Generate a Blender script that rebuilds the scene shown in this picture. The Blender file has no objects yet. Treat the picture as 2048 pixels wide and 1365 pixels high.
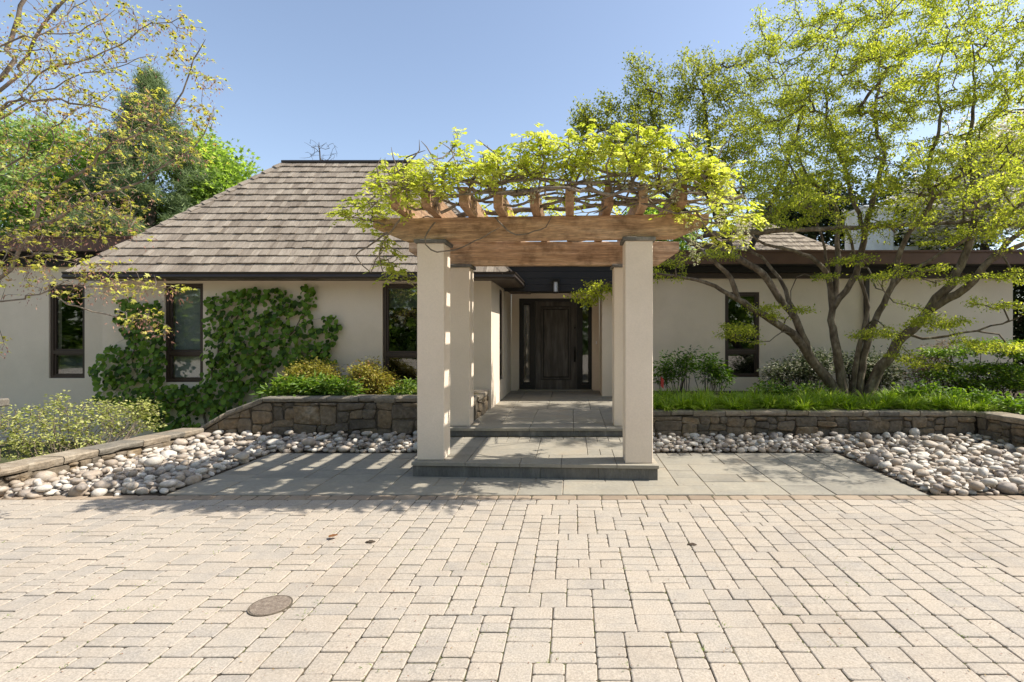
import bpy, bmesh, math, random
import numpy as np
from mathutils import Vector, Matrix

# ------------------------------------------------------------------ camera, light, exposure
SC = bpy.context.scene
COL = SC.collection
EYE, FPX, VX, VY = 1.575, 1040.0, 1145.0, 670.0      # eye height, focal length in photo pixels, vanishing point

cam_d = bpy.data.cameras.new('camera')
cam = bpy.data.objects.new('camera', cam_d)
COL.objects.link(cam)
cam.location = (0, 0, EYE)
cam.rotation_euler = (math.radians(90), 0, 0)
cam_d.sensor_fit = 'HORIZONTAL'
cam_d.sensor_width = 36.0
cam_d.lens = 36.0 * FPX / 2048.0
cam_d.shift_x = -(VX - 1024.0) / 2048.0
cam_d.shift_y = (VY - 682.5) / 2048.0
cam_d.clip_start = 0.05
cam_d.clip_end = 600.0
SC.camera = cam

SUN_EL, SUN_AZ = 50.0, 4.0        # elevation; azimuth measured from +X towards +Y
SKY_STRENGTH, SUN_STRENGTH, EXPOSURE = 0.142, 4.6, 0.68
world = bpy.data.worlds.new('World')
SC.world = world
world.use_nodes = True
wn = world.node_tree
for n in list(wn.nodes):
    wn.nodes.remove(n)
sky = wn.nodes.new('ShaderNodeTexSky')
sky.sky_type = 'NISHITA'
sky.sun_disc = False
sky.sun_elevation = math.radians(SUN_EL)
sky.sun_rotation = math.radians(90.0 - SUN_AZ)
sky.altitude = 100
sky.air_density = 1.0
sky.dust_density = 1.2
sky.ozone_density = 1.0
bg = wn.nodes.new('ShaderNodeBackground')
bg.inputs['Strength'].default_value = SKY_STRENGTH
wo = wn.nodes.new('ShaderNodeOutputWorld')
sat = wn.nodes.new('ShaderNodeHueSaturation')
sat.inputs['Saturation'].default_value = 0.88
wn.links.new(sky.outputs[0], sat.inputs['Color'])
wn.links.new(sat.outputs[0], bg.inputs[0])
wn.links.new(bg.outputs[0], wo.inputs[0])

sun_d = bpy.data.lights.new('sun', 'SUN')
sun_d.energy = SUN_STRENGTH
sun_d.angle = math.radians(0.53)
sun_d.color = (1.0, 0.95, 0.87)
sun = bpy.data.objects.new('sun', sun_d)
COL.objects.link(sun)
_ce = math.cos(math.radians(SUN_EL))
SUN_DIR = Vector((_ce * math.cos(math.radians(SUN_AZ)), _ce * math.sin(math.radians(SUN_AZ)), math.sin(math.radians(SUN_EL))))
sun.rotation_euler = SUN_DIR.to_track_quat('Z', 'Y').to_euler()
sun.location = SUN_DIR * 40

SC.view_settings.view_transform = 'Standard'
SC.view_settings.look = 'None'
SC.view_settings.exposure = EXPOSURE
SC.view_settings.gamma = 1.0
SC.view_settings.use_curve_mapping = False
SC.render.engine = 'CYCLES'
SC.cycles.max_bounces = 8
SC.cycles.transparent_max_bounces = 8
SC.cycles.use_denoising = True

R = random.Random(11)
NR = np.random.default_rng(11)


def at(x, y, Y):
    """world point seen at photo pixel (x, y) at distance Y from the lens"""
    return Vector(((x - VX) / FPX * Y, Y, EYE - (y - VY) / FPX * Y))


def ground_at(x, y, z=0.0):
    Y = FPX * (EYE - z) / (y - VY)
    return Vector(((x - VX) / FPX * Y, Y, z))


# ------------------------------------------------------------------ materials
def new_mat(name):
    m = bpy.data.materials.new(name)
    m.use_nodes = True
    nt = m.node_tree
    for n in list(nt.nodes):
        nt.nodes.remove(n)
    return m, nt


def nd(nt, typ, **kw):
    n = nt.nodes.new(typ)
    for k, v in kw.items():
        if hasattr(n, k) and not k[0].isupper():
            setattr(n, k, v)
        else:
            n.inputs[k.replace('_', ' ')].default_value = v
    return n


def math_node(nt, op, a, b=None, c=None):
    n = nt.nodes.new('ShaderNodeMath')
    n.operation = op
    for i, v in enumerate((a, b, c)):
        if v is None:
            continue
        if hasattr(v, 'is_output') or hasattr(v, 'links'):
            nt.links.new(v, n.inputs[i])
        else:
            n.inputs[i].default_value = v
    return n.outputs[0]


def ramp(nt, fac, stops):
    r = nt.nodes.new('ShaderNodeValToRGB')
    el = r.color_ramp.elements
    while len(el) > 1:
        el.remove(el[0])
    el[0].position = stops[0][0]
    el[0].color = (*stops[0][1], 1)
    for p, c in stops[1:]:
        e = el.new(p)
        e.color = (*c, 1)
    nt.links.new(fac, r.inputs[0])
    return r.outputs[0]


def piece_random(nt):
    a = nt.nodes.new('ShaderNodeAttribute')
    a.attribute_name = 'tint'
    o = nt.nodes.new('ShaderNodeObjectInfo')
    s = math_node(nt, 'ADD', a.outputs['Fac'], o.outputs['Random'])
    return math_node(nt, 'FRACT', s), o.outputs['Random']


def rocky(name, stops, scale=4.0, piece=0.5, rough=0.85, bump=0.3, bscale=40.0, stretch=(1, 1, 1), speckle=0.15,
          spec=0.3, dist=0.01, stain=None, sscale=1.3):
    m, nt = new_mat(name)
    L = nt.links.new
    tc = nd(nt, 'ShaderNodeTexCoord')
    pr, orand = piece_random(nt)
    mp = nd(nt, 'ShaderNodeMapping')
    mp.inputs['Scale'].default_value = stretch
    L(tc.outputs['Object'], mp.inputs['Vector'])
    off = nt.nodes.new('ShaderNodeVectorMath')
    off.operation = 'ADD'
    cmb = nd(nt, 'ShaderNodeCombineXYZ')
    sh = math_node(nt, 'MULTIPLY', pr, 37.0)
    L(sh, cmb.inputs[0])
    L(sh, cmb.inputs[2])
    L(mp.outputs[0], off.inputs[0])
    L(cmb.outputs[0], off.inputs[1])
    n1 = nd(nt, 'ShaderNodeTexNoise', Scale=scale, Detail=5.0, Roughness=0.6)
    L(off.outputs[0], n1.inputs['Vector'])
    mr = nd(nt, 'ShaderNodeMapRange')
    mr.inputs['From Min'].default_value = 0.3
    mr.inputs['From Max'].default_value = 0.7
    L(n1.outputs['Fac'], mr.inputs['Value'])
    a = math_node(nt, 'MULTIPLY', mr.outputs[0], 1.0 - piece)
    v = math_node(nt, 'MULTIPLY_ADD', pr, piece, a)
    col = ramp(nt, v, stops)
    n2 = nd(nt, 'ShaderNodeTexNoise', Scale=bscale, Detail=4.0, Roughness=0.65)
    L(off.outputs[0], n2.inputs['Vector'])
    if speckle:
        hsv = nd(nt, 'ShaderNodeHueSaturation')
        L(col, hsv.inputs['Color'])
        sp = nd(nt, 'ShaderNodeMapRange')
        sp.inputs['From Min'].default_value = 0.35
        sp.inputs['From Max'].default_value = 0.65
        sp.inputs['To Min'].default_value = 1.0 - speckle
        sp.inputs['To Max'].default_value = 1.0 + speckle
        L(n2.outputs['Fac'], sp.inputs['Value'])
        L(sp.outputs[0], hsv.inputs['Value'])
        col = hsv.outputs[0]
    if stain:
        g = nd(nt, 'ShaderNodeNewGeometry')
        n3 = nd(nt, 'ShaderNodeTexNoise', Scale=sscale, Detail=6.0, Roughness=0.65)
        L(g.outputs['Position'], n3.inputs['Vector'])
        m3 = nd(nt, 'ShaderNodeMapRange')
        m3.inputs['From Min'].default_value = 0.48
        m3.inputs['From Max'].default_value = 0.72
        m3.inputs['To Max'].default_value = stain[1]
        L(n3.outputs['Fac'], m3.inputs['Value'])
        mx = nd(nt, 'ShaderNodeMix', data_type='RGBA')
        L(m3.outputs[0], mx.inputs[0])
        L(col, mx.inputs[6])
        mx.inputs[7].default_value = (*stain[0], 1)
        col = mx.outputs[2]
    b = nd(nt, 'ShaderNodeBump', Strength=bump, Distance=dist)
    L(n2.outputs['Fac'], b.inputs['Height'])
    p = nd(nt, 'ShaderNodeBsdfPrincipled', Roughness=rough)
    p.inputs['Specular IOR Level'].default_value = spec
    L(col, p.inputs['Base Color'])
    L(b.outputs[0], p.inputs['Normal'])
    o = nd(nt, 'ShaderNodeOutputMaterial')
    L(p.outputs[0], o.inputs[0])
    return m


def plain(name, col, rough=0.5, spec=0.4, metal=0.0):
    c2 = tuple(min(1, x * 1.12) for x in col)
    c1 = tuple(x * 0.88 for x in col)
    m = rocky(name, [(0.2, c1), (0.8, c2)], scale=3.0, piece=0.2, rough=rough, bump=0.05, bscale=60, speckle=0.05, spec=spec)
    for n in m.node_tree.nodes:
        if n.type == 'BSDF_PRINCIPLED':
            n.inputs['Metallic'].default_value = metal
    return m


def leafy(name, stops, trans=0.45, boost=1.5, rough=0.5, spec=0.35):
    m, nt = new_mat(name)
    L = nt.links.new
    pr, _ = piece_random(nt)
    col = ramp(nt, pr, stops)
    p = nd(nt, 'ShaderNodeBsdfPrincipled', Roughness=rough)
    p.inputs['Specular IOR Level'].default_value = spec
    L(col, p.inputs['Base Color'])
    t = nd(nt, 'ShaderNodeBsdfTranslucent')
    hs = nd(nt, 'ShaderNodeHueSaturation', Saturation=1.12, Value=boost)
    L(col, hs.inputs['Color'])
    L(hs.outputs[0], t.inputs['Color'])
    mx = nd(nt, 'ShaderNodeMixShader', Fac=trans)
    L(p.outputs[0], mx.inputs[1])
    L(t.outputs[0], mx.inputs[2])
    o = nd(nt, 'ShaderNodeOutputMaterial')
    L(mx.outputs[0], o.inputs[0])
    return m


def glassy(name, tint=(0.9, 0.93, 0.92)):
    m, nt = new_mat(name)
    L = nt.links.new
    tr = nd(nt, 'ShaderNodeBsdfTransparent')
    tr.inputs[0].default_value = (*tint, 1)
    gl = nd(nt, 'ShaderNodeBsdfGlossy', Roughness=0.02)
    lw = nd(nt, 'ShaderNodeLayerWeight', Blend=0.5)
    fr5 = math_node(nt, 'POWER', lw.outputs['Facing'], 4.0)
    frf = math_node(nt, 'MULTIPLY_ADD', fr5, 0.85, 0.10)
    n = nd(nt, 'ShaderNodeTexNoise', Scale=1.6, Detail=1.0)
    tc = nd(nt, 'ShaderNodeTexCoord')
    L(tc.outputs['Object'], n.inputs['Vector'])
    b = nd(nt, 'ShaderNodeBump', Strength=0.06, Distance=0.03)
    L(n.outputs['Fac'], b.inputs['Height'])
    L(b.outputs[0], gl.inputs['Normal'])
    mx = nd(nt, 'ShaderNodeMixShader')
    L(frf, mx.inputs[0])
    L(tr.outputs[0], mx.inputs[1])
    L(gl.outputs[0], mx.inputs[2])
    o = nd(nt, 'ShaderNodeOutputMaterial')
    L(mx.outputs[0], o.inputs[0])
    return m


M = {}
M['stucco'] = rocky('stucco', [(0.1, (0.76, 0.635, 0.495)), (0.9, (0.82, 0.695, 0.55))], scale=1.3, piece=0.1, rough=0.9,
                    bump=0.5, bscale=60, speckle=0.035, dist=0.004, stain=((0.60, 0.51, 0.39), 0.35), sscale=1.1)
M['paver'] = rocky('paver_concrete', [(0.05, (0.315, 0.28, 0.238)), (0.35, (0.37, 0.322, 0.262)), (0.65, (0.395, 0.337, 0.268)), (0.95, (0.41, 0.345, 0.27))],
                   scale=7, piece=0.5, rough=0.9, bump=0.6, bscale=95, speckle=0.2, dist=0.004, stain=((0.25, 0.20, 0.15), 0.42), sscale=1.1)
M['border'] = rocky('border_paver', [(0.1, (0.25, 0.19, 0.135)), (0.9, (0.36, 0.28, 0.20))], scale=5, piece=0.6, rough=0.9,
                    bump=0.5, bscale=150, speckle=0.12, dist=0.004)
M['bed'] = rocky('joint_sand', [(0.2, (0.05, 0.04, 0.027)), (0.55, (0.105, 0.08, 0.05)), (0.75, (0.075, 0.085, 0.027)), (0.92, (0.15, 0.11, 0.065))], scale=8,
                 piece=0.0, rough=1.0, bump=0.6, bscale=90, speckle=0.3)
M['drive_far'] = rocky('driveway_far', [(0.2, (0.36, 0.31, 0.26)), (0.8, (0.47, 0.40, 0.33))], scale=7, piece=0, rough=0.9)
M['bluestone'] = rocky('bluestone', [(0.05, (0.215, 0.195, 0.158)), (0.4, (0.272, 0.248, 0.20)), (0.75, (0.325, 0.29, 0.226)), (0.97, (0.33, 0.27, 0.195))],
                       scale=2.2, piece=0.4, rough=0.75, bump=0.35, bscale=30, speckle=0.08, dist=0.004, stain=((0.30, 0.25, 0.18), 0.45), sscale=1.6)
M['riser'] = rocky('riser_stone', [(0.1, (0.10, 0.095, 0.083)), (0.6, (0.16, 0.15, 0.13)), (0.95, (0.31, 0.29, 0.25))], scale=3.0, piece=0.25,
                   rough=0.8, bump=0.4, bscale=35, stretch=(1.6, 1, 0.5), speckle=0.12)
M['grout'] = rocky('grout', [(0.2, (0.28, 0.23, 0.17)), (0.8, (0.40, 0.34, 0.26))], scale=8, piece=0, rough=1.0)
M['rubble'] = rocky('rubble_stone', [(0.05, (0.085, 0.07, 0.053)), (0.3, (0.14, 0.115, 0.086)), (0.6, (0.19, 0.148, 0.10)), (0.8, (0.215, 0.152, 0.088)), (0.97, (0.31, 0.26, 0.19))],
                    scale=4, piece=0.55, rough=0.9, bump=1.0, bscale=17, speckle=0.26, dist=0.02, stain=((0.08, 0.066, 0.045), 0.55), sscale=3.4)
M['capstone'] = rocky('cap_stone', [(0.05, (0.12, 0.108, 0.09)), (0.4, (0.20, 0.176, 0.14)), (0.75, (0.275, 0.222, 0.16)), (0.97, (0.39, 0.335, 0.255))],
                      scale=5, piece=0.65, rough=0.9, bump=0.8, bscale=30, speckle=0.18, dist=0.01)
M['mortar'] = rocky('mortar', [(0.2, (0.07, 0.056, 0.04)), (0.8, (0.16, 0.13, 0.092))], scale=9, piece=0, rough=1.0, bump=0.8, bscale=50)
M['pebble'] = rocky('river_stone', [(0.02, (0.12, 0.10, 0.088)), (0.16, (0.28, 0.24, 0.205)), (0.36, (0.37, 0.295, 0.22)), (0.6, (0.46, 0.41, 0.345)), (0.85, (0.62, 0.575, 0.50)), (0.98, (0.33, 0.235, 0.185))],
                    scale=4, piece=0.7, rough=0.65, bump=0.4, bscale=45, speckle=0.12, dist=0.004)
M['shingle'] = rocky('cedar_shake', [(0.05, (0.15, 0.118, 0.086)), (0.35, (0.24, 0.195, 0.148)), (0.7, (0.32, 0.267, 0.205)), (0.97, (0.42, 0.355, 0.275))],
                     scale=3, piece=0.5, rough=0.9, bump=0.7, bscale=22, stretch=(7, 0.7, 0.7), speckle=0.17, dist=0.008)
M['cedar'] = rocky('weathered_cedar', [(0.1, (0.28, 0.165, 0.09)), (0.5, (0.50, 0.315, 0.18)), (0.9, (0.64, 0.45, 0.29))], scale=2.2, piece=0.25,
                   rough=0.75, bump=0.7, bscale=11, stretch=(0.5, 9, 9), speckle=0.3, dist=0.006, stain=((0.11, 0.06, 0.03), 0.75), sscale=4.5)
M['cedar_y'] = rocky('weathered_rafter', [(0.1, (0.18, 0.105, 0.055)), (0.5, (0.34, 0.205, 0.115)), (0.9, (0.48, 0.32, 0.19))], scale=2.2, piece=0.35,
                     rough=0.75, bump=0.5, bscale=9, stretch=(9, 0.7, 9), speckle=0.2, dist=0.006)
M['bronze'] = plain('bronze_frame', (0.055, 0.036, 0.026), rough=0.45)
M['fascia'] = plain('brown_fascia', (0.115, 0.058, 0.036), rough=0.5)
M['gutter'] = plain('dark_gutter', (0.05, 0.038, 0.03), rough=0.4)
M['copper'] = plain('aged_metal', (0.05, 0.075, 0.065), rough=0.5)
M['black'] = plain('black_siding', (0.013, 0.0115, 0.011), rough=0.6)
M['door'] = rocky('dark_door_wood', [(0.1, (0.06, 0.052, 0.044)), (0.5, (0.085, 0.075, 0.064)), (0.95, (0.15, 0.135, 0.118))], scale=2.6, piece=0.1, rough=0.55,
                  bump=0.25, bscale=9, stretch=(4, 4, 0.5), speckle=0.14, dist=0.003)
M['door_dark'] = plain('door_frame_paint', (0.022, 0.02, 0.018), rough=0.5)
M['iron'] = plain('dark_iron', (0.02, 0.018, 0.016), rough=0.35, metal=0.6)
M['glass'] = glassy('window_glass')
M['lamp_glass'] = plain('frosted_glass', (0.62, 0.62, 0.60), rough=0.3)
M['room'] = plain('room_dark', (0.03, 0.03, 0.03), rough=0.9)
M['blind'] = plain('window_blind', (0.42, 0.41, 0.38), rough=0.9)
M['blind_mid'] = plain('roller_blind', (0.30, 0.30, 0.28), rough=0.9)
M['blind_dark'] = plain('window_screen', (0.12, 0.13, 0.11), rough=0.9)
M['white'] = plain('white_paint', (0.86, 0.84, 0.82), rough=0.6)
M['soil'] = rocky('soil', [(0.2, (0.035, 0.025, 0.017)), (0.8, (0.09, 0.065, 0.042))], scale=5, piece=0, rough=1.0, bump=1.0, bscale=35, speckle=0.3, dist=0.03)
M['ground'] = rocky('lawn_ground', [(0.2, (0.05, 0.055, 0.02)), (0.8, (0.09, 0.10, 0.035))], scale=1.2, piece=0, rough=1.0)
M['bark'] = rocky('dogwood_bark', [(0.1, (0.075, 0.055, 0.038)), (0.5, (0.14, 0.108, 0.076)), (0.85, (0.22, 0.18, 0.13)), (1.0, (0.33, 0.30, 0.24))], scale=9, piece=0, rough=0.9, bump=0.9, bscale=22,
                  stretch=(1, 1, 0.5), speckle=0.25, dist=0.012)
M['bark_dark'] = rocky('dark_bark', [(0.2, (0.045, 0.036, 0.028)), (0.8, (0.11, 0.09, 0.07))], scale=6, piece=0, rough=0.95, bump=0.8, bscale=30)
M['bark_maple'] = rocky('maple_bark', [(0.2, (0.13, 0.10, 0.075)), (0.8, (0.27, 0.22, 0.17))], scale=6, piece=0, rough=0.9, bump=0.8, bscale=30)
M['vine_bark'] = rocky('vine_bark', [(0.2, (0.12, 0.09, 0.065)), (0.8, (0.26, 0.21, 0.155))], scale=9, piece=0, rough=0.9, bump=0.8, bscale=40)
M['lf_dogwood'] = leafy('dogwood_leaf', [(0.0, (0.15, 0.185, 0.03)), (0.5, (0.31, 0.335, 0.055)), (1.0, (0.49, 0.49, 0.10))], trans=0.6, boost=1.9)
M['lf_olive'] = leafy('olive_leaf', [(0.0, (0.12, 0.14, 0.03)), (0.6, (0.24, 0.26, 0.045)), (1.0, (0.37, 0.37, 0.065))], trans=0.55, boost=1.8)
M['lf_white'] = leafy('dogwood_bract', [(0.0, (0.66, 0.62, 0.54)), (1.0, (0.85, 0.80, 0.70))], trans=0.5, boost=1.1)
M['lf_wisteria'] = leafy('wisteria_leaf', [(0.0, (0.20, 0.25, 0.035)), (0.5, (0.42, 0.46, 0.07)), (1.0, (0.62, 0.61, 0.18))], trans=0.6, boost=1.4)
M['lf_raceme'] = leafy('wisteria_flower', [(0.0, (0.42, 0.44, 0.2)), (1.0, (0.66, 0.62, 0.45))], trans=0.4, boost=1.15)
M['lf_ivy'] = leafy('climber_leaf', [(0.0, (0.028, 0.055, 0.006)), (0.4, (0.062, 0.13, 0.013)), (0.8, (0.13, 0.225, 0.024)), (1.0, (0.21, 0.31, 0.04))], trans=0.3, boost=1.6, rough=0.55, spec=0.22)
M['lf_maple'] = leafy('maple_leaf', [(0.0, (0.44, 0.27, 0.14)), (0.25, (0.50, 0.43, 0.11)), (0.7, (0.47, 0.49, 0.09)), (1.0, (0.66, 0.63, 0.17))], trans=0.5, boost=1.6)
M['lf_samara'] = leafy('maple_seed', [(0.0, (0.24, 0.10, 0.08)), (1.0, (0.46, 0.28, 0.20))], trans=0.35, boost=1.3)
M['lf_pine'] = leafy('pine_needle', [(0.0, (0.065, 0.10, 0.04)), (0.6, (0.16, 0.22, 0.085)), (1.0, (0.28, 0.35, 0.13))], trans=0.2, boost=1.5)
M['lf_green'] = leafy('green_leaf', [(0.0, (0.09, 0.14, 0.03)), (0.5, (0.19, 0.27, 0.05)), (1.0, (0.32, 0.41, 0.09))], trans=0.55, boost=1.9)
M['lf_fresh'] = leafy('fresh_leaf', [(0.0, (0.14, 0.21, 0.06)), (0.6, (0.28, 0.37, 0.11)), (1.0, (0.42, 0.50, 0.17))], trans=0.45, boost=1.7)
M['lf_dark'] = leafy('evergreen_leaf', [(0.0, (0.012, 0.022, 0.008)), (0.7, (0.03, 0.05, 0.016)), (1.0, (0.07, 0.10, 0.03))], trans=0.15, boost=1.5)
M['lf_shrub'] = leafy('pale_shrub_leaf', [(0.0, (0.20, 0.24, 0.05)), (0.5, (0.40, 0.43, 0.11)), (1.0, (0.60, 0.58, 0.24))], trans=0.4, boost=1.4)
M['lf_gold'] = leafy('golden_shrub_leaf', [(0.0, (0.18, 0.15, 0.03)), (0.5, (0.30, 0.28, 0.05)), (0.85, (0.42, 0.38, 0.08)), (1.0, (0.48, 0.25, 0.09))], trans=0.35, boost=1.4)
M['lf_grass'] = leafy('grass_blade', [(0.0, (0.14, 0.22, 0.02)), (0.55, (0.30, 0.42, 0.05)), (1.0, (0.52, 0.58, 0.14))], trans=0.45, boost=1.6)
M['lf_bright'] = leafy('bright_leaf', [(0.0, (0.075, 0.14, 0.018)), (0.6, (0.16, 0.26, 0.035)), (1.0, (0.32, 0.40, 0.07))], trans=0.4, boost=1.5)
M['lf_varieg'] = leafy('blossom_leaf', [(0.0, (0.05, 0.07, 0.025)), (0.55, (0.10, 0.13, 0.05)), (0.8, (0.24, 0.26, 0.14)), (1.0, (0.5, 0.47, 0.38))], trans=0.3, boost=1.3)
M['lf_pink'] = leafy('pinkish_leaf', [(0.0, (0.16, 0.12, 0.07)), (1.0, (0.36, 0.25, 0.18))], trans=0.35, boost=1.3)
M['dead'] = leafy('dead_leaf', [(0.0, (0.20, 0.085, 0.03)), (1.0, (0.32, 0.16, 0.06))], trans=0.2, boost=1.2)
M['debris'] = leafy('fallen_bits', [(0.0, (0.12, 0.05, 0.03)), (0.6, (0.25, 0.10, 0.06)), (1.0, (0.34, 0.24, 0.08))], trans=0.1, boost=1.1)
M['flag'] = leafy('flag_cloth', [(0.0, (0.62, 0.09, 0.08)), (1.0, (0.7, 0.14, 0.11))], trans=0.3, boost=1.2)
M['cover'] = rocky('gritty_lid', [(0.2, (0.19, 0.145, 0.11)), (0.8, (0.29, 0.235, 0.18))], scale=40, piece=0, rough=0.95, bump=0.8, bscale=220, speckle=0.3)


# ------------------------------------------------------------------ object helpers
def tag(o, label=None, cat=None, group=None, kind=None):
    if label: o['label'] = label
    if cat: o['category'] = cat
    if group: o['group'] = group
    if kind: o['kind'] = kind
    return o


def link(name, me, m, parent=None, loc=None):
    o = bpy.data.objects.new(name, me)
    COL.objects.link(o)
    if m is not None and len(me.materials) == 0:
        me.materials.append(m)
    if loc is not None:
        o.location = loc
    if parent is not None:
        o.parent = parent
        if parent.type == 'EMPTY':
            o.matrix_parent_inverse = Matrix.Translation(-Vector(parent.location))
    return o


def empty(name, loc, label=None, cat=None, group=None, kind=None):
    o = bpy.data.objects.new(name, None)
    o.empty_display_size = 0.2
    o.location = loc
    COL.objects.link(o)
    return tag(o, label, cat, group, kind)


def set_tint(me, t):
    a = me.attributes.new('tint', 'FLOAT', 'FACE')
    a.data.foreach_set('value', np.asarray(t, dtype=np.float32))


def np_mesh(name, V, F, tint=None, smooth=False):
    V = np.asarray(V, dtype=np.float32)
    F = np.asarray(F, dtype=np.int32)
    me = bpy.data.meshes.new(name)
    me.vertices.add(len(V))
    me.vertices.foreach_set('co', V.ravel())
    k = F.shape[1]
    me.loops.add(F.size)
    me.loops.foreach_set('vertex_index', F.ravel())
    me.polygons.add(len(F))
    me.polygons.foreach_set('loop_start', np.arange(0, F.size, k, dtype=np.int32))
    if smooth:
        me.polygons.foreach_set('use_smooth', np.ones(len(F), dtype=bool))
    me.update(calc_edges=True)
    if tint is not None:
        set_tint(me, tint)
    return me


class MB:
    """collects vertices and polygons of one mesh"""
    def __init__(s):
        s.v, s.f, s.t = [], [], []

    def add(s, vs, fs, t=0.0):
        b = len(s.v)
        s.v += [tuple(v) for v in vs]
        s.f += [[b + i for i in f] for f in fs]
        s.t += [t] * len(fs)

    def box(s, x0, x1, y0, y1, z0, z1, t=0.0):
        vs = [(x0, y0, z0), (x1, y0, z0), (x1, y1, z0), (x0, y1, z0), (x0, y0, z1), (x1, y0, z1), (x1, y1, z1), (x0, y1, z1)]
        s.add(vs, [(0, 3, 2, 1), (4, 5, 6, 7), (0, 1, 5, 4), (1, 2, 6, 5), (2, 3, 7, 6), (3, 0, 4, 7)], t)

    def bevel_box(s, x0, x1, y0, y1, z0, z1, b=0.01, t=0.0):
        bm = bmesh.new()
        vs = [bm.verts.new(p) for p in [(x0, y0, z0), (x1, y0, z0), (x1, y1, z0), (x0, y1, z0), (x0, y0, z1), (x1, y0, z1), (x1, y1, z1), (x0, y1, z1)]]
        for f in [(0, 3, 2, 1), (4, 5, 6, 7), (0, 1, 5, 4), (1, 2, 6, 5), (2, 3, 7, 6), (3, 0, 4, 7)]:
            bm.faces.new([vs[i] for i in f])
        bmesh.ops.bevel(bm, geom=bm.edges[:], offset=b, segments=1, affect='EDGES')
        bm.verts.index_update()
        s.add([v.co[:] for v in bm.verts], [[v.index for v in f.verts] for f in bm.faces], t)
        bm.free()

    def mesh(s, name):
        me = bpy.data.meshes.new(name)
        me.from_pydata(s.v, [], s.f)
        me.update()
        set_tint(me, s.t)
        return me

    def build(s, name, m, parent=None, loc=None):
        return link(name, s.mesh(name), m, parent, loc)


def boxo(name, m, parent, x0, x1, y0, y1, z0, z1, bevel=0.0):
    b = MB()
    if bevel:
        b.bevel_box(x0, x1, y0, y1, z0, z1, bevel)
    else:
        b.box(x0, x1, y0, y1, z0, z1)
    return b.build(name, m, parent)


def panel(u0, u1, v0, v1, holes, d0, d1, mapf):
    """one connected plate in (u, v) with rectangular holes, from depth d0 (front) to d1 (back)"""
    us = sorted({u0, u1, *[h[0] for h in holes], *[h[1] for h in holes]})
    vs = sorted({v0, v1, *[h[2] for h in holes], *[h[3] for h in holes]})
    solid = {}
    for i in range(len(us) - 1):
        for j in range(len(vs) - 1):
            cu, cv = (us[i] + us[i + 1]) / 2, (vs[j] + vs[j + 1]) / 2
            solid[i, j] = not any(h[0] < cu < h[1] and h[2] < cv < h[3] for h in holes)
    ids, mb = {}, MB()

    def vid(i, j, k):
        if (i, j, k) not in ids:
            ids[i, j, k] = len(mb.v)
            mb.v.append(tuple(mapf(us[i], vs[j], d1 if k else d0)))
        return ids[i, j, k]
    for (i, j), s in solid.items():
        if not s:
            continue
        mb.f.append([vid(i, j, 0), vid(i + 1, j, 0), vid(i + 1, j + 1, 0), vid(i, j + 1, 0)])
        mb.f.append([vid(i, j, 1), vid(i, j + 1, 1), vid(i + 1, j + 1, 1), vid(i + 1, j, 1)])
        for (di, dj, a, b) in ((-1, 0, (i, j), (i, j + 1)), (1, 0, (i + 1, j + 1), (i + 1, j)), (0, -1, (i + 1, j), (i, j)), (0, 1, (i, j + 1), (i + 1, j + 1))):
            if not solid.get((i + di, j + dj), False):
                mb.f.append([vid(*a, 0), vid(*b, 0), vid(*b, 1), vid(*a, 1)])
    mb.t = [0.0] * len(mb.f)
    return mb


FRONT = lambda u, v, d: (u, d, v)          # a wall facing the camera: u = X, d = Y
SIDE = lambda u, v, d: (d, u, v)           # a wall along Y: u = Y, d = X


# ------------------------------------------------------------------ leaves and branches
def _n(a):
    return a / np.maximum(np.linalg.norm(a, axis=-1, keepdims=True), 1e-9)


LEAF_FOLD = (np.array([(0, 0, 0), (-0.27, 0.45, 0.10), (0, 1, -0.06), (0.27, 0.45, 0.10)]), [(0, 2, 1), (0, 3, 2)])
LEAF_OVAL = (np.array([(0, 0, 0), (-0.30, 0.32, 0.08), (-0.22, 0.72, 0.03), (0, 1, -0.08), (0.22, 0.72, 0.03), (0.30, 0.32, 0.08)]), [(0, 3, 2), (0, 2, 1), (0, 4, 3), (0, 5, 4)])
LEAF_SLIM = (np.array([(0, 0, 0), (-0.17, 0.42, 0.06), (0, 1, -0.12), (0.17, 0.42, 0.06)]), [(0, 2, 1), (0, 3, 2)])
LEAF_ROUND = (np.array([(0, 0.05, 0), (-0.36, 0.10, 0.05), (-0.48, 0.5, 0.07), (-0.22, 0.88, 0.0), (0, 1, -0.08), (0.22, 0.88, 0.0), (0.48, 0.5, 0.07), (0.36, 0.10, 0.05), (0, 0.5, -0.03)]),
              [(8, 0, 7), (8, 1, 0), (8, 2, 1), (8, 3, 2), (8, 4, 3), (8, 5, 4), (8, 6, 5), (8, 7, 6)])
LEAF_MAPLE = (np.array([(0, 0, 0), (-0.5, 0.28, 0.05), (-0.16, 0.42, 0.03), (-0.34, 0.82, -0.03), (0, 0.62, 0.03), (0, 1.05, -0.1), (0.34, 0.82, -0.03), (0.16, 0.42, 0.03), (0.5, 0.28, 0.05)]),
              [(0, 2, 1), (0, 4, 2), (2, 4, 3), (0, 7, 4), (4, 7, 6), (0, 8, 7), (2, 5, 7)])
NEEDLE = (np.array([(-0.035, 0, 0), (0.035, 0, 0), (0, 1, 0)]), [(0, 1, 2)])
CLUMP = (np.array([(0, 0, 0), (-0.42, 0.4, 0.12), (-0.1, 0.55, 0.0), (-0.2, 1.0, -0.12), (0.42, 0.45, 0.1), (0.1, 0.6, 0.0), (0.28, 0.95, 0.1)]),
         [(0, 2, 1), (2, 5, 3), (0, 5, 2), (0, 4, 5), (5, 4, 6)])


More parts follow.
